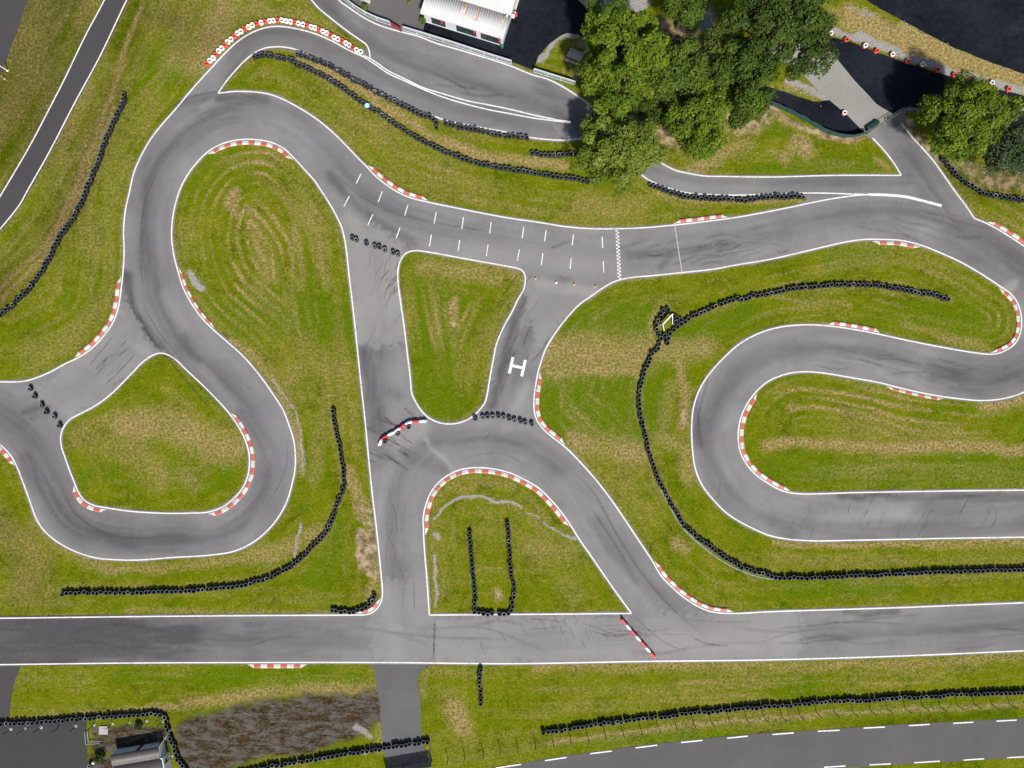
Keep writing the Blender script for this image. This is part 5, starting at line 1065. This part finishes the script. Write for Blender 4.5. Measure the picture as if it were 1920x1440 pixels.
tree('ash_tree', 1338, 150, 40, 44, 8.5, L_dull, 'low dull green tree filling the gap at the heart of the clump', 12, 40, 150, .19)
def bush(name, px, py, rad, h, m, label, seed, cat='bush'):
    r = np.random.default_rng(seed); c = P(px, py, h * .5); root = empty(name, (c[0], c[1], .03)); tag(root, label, cat)
    ce = unit(r.normal(size=(12, 3))) * np.array([rad * .55, rad * .55, h * .3]) + np.array([0, 0, h * .55])
    q, f, t = leaves(ce, np.full(12, rad * .5), 60, .09, r); q[:, 2] = np.maximum(q[:, 2], .02); link('foliage', mesh_np('foliage', q, f, m, attrs=dict(tint=t)), root)
    b = MB()
    for i in range(4): b.tube((0, 0, 0), tuple(ce[i]), .03, .01, 5)
    b.build('stem', M_bark, root)
bush('round_bush', 683, 14.5, .40, .9, L_oak, 'small round yellow-green bush behind the grey panel fence', 21)
bush('potted_plant', 792.5, 38, .48, .9, L_dull, 'leafy plant at the left front corner of the white clubhouse', 22, 'plant')
bush('flowering_plant', 767, 6.5, .25, .4, L_pale, 'small pale plant on the grey yard left of the clubhouse', 23, 'plant')
bush('dark_bush', 186, 1421, .75, 1.0, L_deep, 'dark bush beside the grey shed at the bottom edge', 24)
bush('low_bush', 259, 1362, .5, .6, L_deep, 'low dark bush behind the lower left wire fence', 25)

# tufts of long grass and loose stones
def tufts(name, m, spots, h0, h1, label, nb=6, lean=.5):
    n = len(spots); r = np.random.default_rng(len(spots)); k = np.repeat(np.arange(n), nb)
    az = r.uniform(0, 6.283, n * nb); base = np.c_[spots[k] + r.normal(0, .05, (n * nb, 2)), np.zeros(n * nb)]
    hh = r.uniform(h0, h1, n)[k] * r.uniform(.6, 1.1, n * nb); le = hh * r.uniform(.2, lean * 2, n * nb)
    d = np.stack([np.cos(az), np.sin(az), 0 * az], 1); s = np.stack([-np.sin(az), np.cos(az), 0 * az], 1); w_ = r.uniform(.018, .04, n * nb)[:, None]
    tip = base + d * le[:, None] + np.array([0, 0, 1]) * hh[:, None]
    q = np.stack([base - s * w_, base + s * w_, tip], 1).reshape(-1, 3)
    me = mesh_np(name, q, np.arange(len(q)).reshape(-1, 3), m); tag(link(name, me), label, kind='stuff')
M_bl = flat('grass_blade', (.085, .105, .014), .9, .5, .6); M_sb = flat('straw_blade', (.30, .23, .11), .9, .3, .8)
pi = np.nonzero(inside & (dedge > .35))[0]
onroad = inpoly(pts[pi], OUT)
for h in GRIN: onroad &= ~inpoly(pts[pi], h)
pi = pi[~onroad]
pc = W2(A((600,1252),(700,1440),(1000,1440)))  # keep clear of yards and roads laid outside the track
hard = [W2(q) for q in (np.concatenate([RU, rev(RD)]), np.concatenate([wide(RL1, 3), rev(wide(RL2, -3))]), A((-200,1240),(40,1240),(30,1352),(166,1346),(168,1530),(-200,1530)), A((695,1240),(800,1240),(812,1500),(715,1500)), A((620,-60),(1112,-60),(1112,26),(1000,130),(760,60)), A((1470,25),(1920,-60),(2000,140),(2000,330),(1735,216),(1690,210),(1620,252),(1440,195),(1081,70),(1108,22)), A((-200,-60),(72,-60),(0,150),(-200,300)))]
bad = np.zeros(len(pi), bool)
for hq in hard: bad |= inpoly(pts[pi], hq)
pi = pi[~bad]
free = np.maximum(np.maximum(bare, grav), mud)[pi] < .45
pd = np.clip(.10 + dry[pi] * .5, .02, 1) * free
def choose(w, n): return pi[rng.choice(len(pi), n, False, w / w.sum())]
w1 = np.clip(.9 - dry[pi], .05, 1) * (.3 + lush[pi]) * free
i1, i2 = choose(w1, 7000), choose(pd ** 2, 9000)
tufts('grass_tufts', M_bl, pts[i1] + rng.uniform(-.1, .1, (7000, 2)), .04, .10, 'short green grass tufts over the mown ground')
tufts('straw_tufts', M_sb, pts[i2] + rng.uniform(-.1, .1, (9000, 2)), .05, .16, 'dry straw-coloured grass tufts along barriers and mowing lines')
def rocks(name, zone, n, s0, s1, m, label):
    r = np.random.default_rng(n); vs, fs = [], []; ico = [(0,0,1),(.9,0,.3),(.28,.85,.35),(-.72,.53,.3),(-.72,-.53,.35),(.28,-.85,.3),(0,0,-.3)]
    tri = [(0,1,2),(0,2,3),(0,3,4),(0,4,5),(0,5,1),(6,2,1),(6,3,2),(6,4,3),(6,5,4),(6,1,5)]
    for _ in range(n):
        path, hw = zone[r.integers(len(zone))]; l = W2(A(*path)); k = r.integers(len(l) - 1); t_ = r.uniform(); p = l[k] * (1 - t_) + l[k + 1] * t_ + r.normal(0, hw / S, 2)
        s = r.uniform(s0, s1); b0 = len(vs); v = np.array(ico) * s * r.uniform(.7, 1.3, (7, 3)); a_ = r.uniform(0, 6.28); cs, sn = math.cos(a_), math.sin(a_)
        vs += [(p[0] + q[0] * cs - q[1] * sn, p[1] + q[0] * sn + q[1] * cs, max(0, q[2]) * .8 + .01) for q in v]; fs += [(b0 + a, b0 + b_, b0 + c) for a, b_, c in tri]
    tag(link(name, mesh_np(name, np.array(vs), np.array(fs), m)), label, kind='stuff')
M_stone = flat('pale_stone', (.46, .44, .40), .9, .2, 3)
rocks('gravel_stones', [(((1620,5),(1690,42),(1740,70),(1802,100),(1900,140)), 3), (((1600,30),(1700,70),(1800,110)), 9), (((1480,160),(1550,186)), 5), (((1560,60),(1640,85),(1760,130),(1900,170)), 5), (((1300,325),(1350,300),(1420,280)), 9)], 300,   .03, .10, M_stone, 'pale stones scattered in the rough strip at upper right')
rocks('drain_stones', [(((812,972),(852,937),(905,932),(955,947),(1010,974),(1060,1000),(1086,1015)), 2), (((816,1036),(818,1140)), 2), (((556,780),(571,860),(569,890)), 2), (((563,982),(551,1045)), 2), (((358,510),(378,540)), 5), (((510,710),(550,765)), 2)], 700, .025, .07, M_stone, 'pale grey drainage stones in the grass')
# ------------------------------------------------------------------ light, sky, camera
sd_ = Vector((0.25, -1.0, 0)).normalized(); el = R(49)
dirn = Vector((sd_.x * math.cos(el), sd_.y * math.cos(el), math.sin(el)))
sun = bpy.data.lights.new('sun', 'SUN'); sun.energy = 3.9; sun.angle = R(3.0); sun.color = (1.0, 0.95, 0.87)
so = bpy.data.objects.new('sun', sun); C.objects.link(so); so.rotation_euler = (-dirn).to_track_quat('-Z', 'Y').to_euler()
w = bpy.data.worlds.new('World'); bpy.context.scene.world = w; w.use_nodes = True
nt = w.node_tree; sk = nt.nodes.new('ShaderNodeTexSky'); sk.sky_type = 'NISHITA'; sk.sun_disc = False
sk.sun_elevation = el; sk.sun_rotation = math.atan2(sd_.x, sd_.y); sk.dust_density = 2.0
nt.links.new(sk.outputs[0], nt.nodes['Background'].inputs[0]); nt.nodes['Background'].inputs[1].default_value = 0.062
cam = bpy.data.cameras.new('camera'); co = bpy.data.objects.new('camera', cam); C.objects.link(co)
co.location = (0, 0, H); co.rotation_euler = (0, 0, 0); cam.sensor_width = 36.0; cam.lens = 36.0 * H / (1920 / S); cam.clip_end = 5000
sc = bpy.context.scene; sc.camera = co
sc.view_settings.view_transform = 'Standard'; sc.view_settings.look = 'None'; sc.view_settings.exposure = 0.60; sc.view_settings.gamma = 1.0
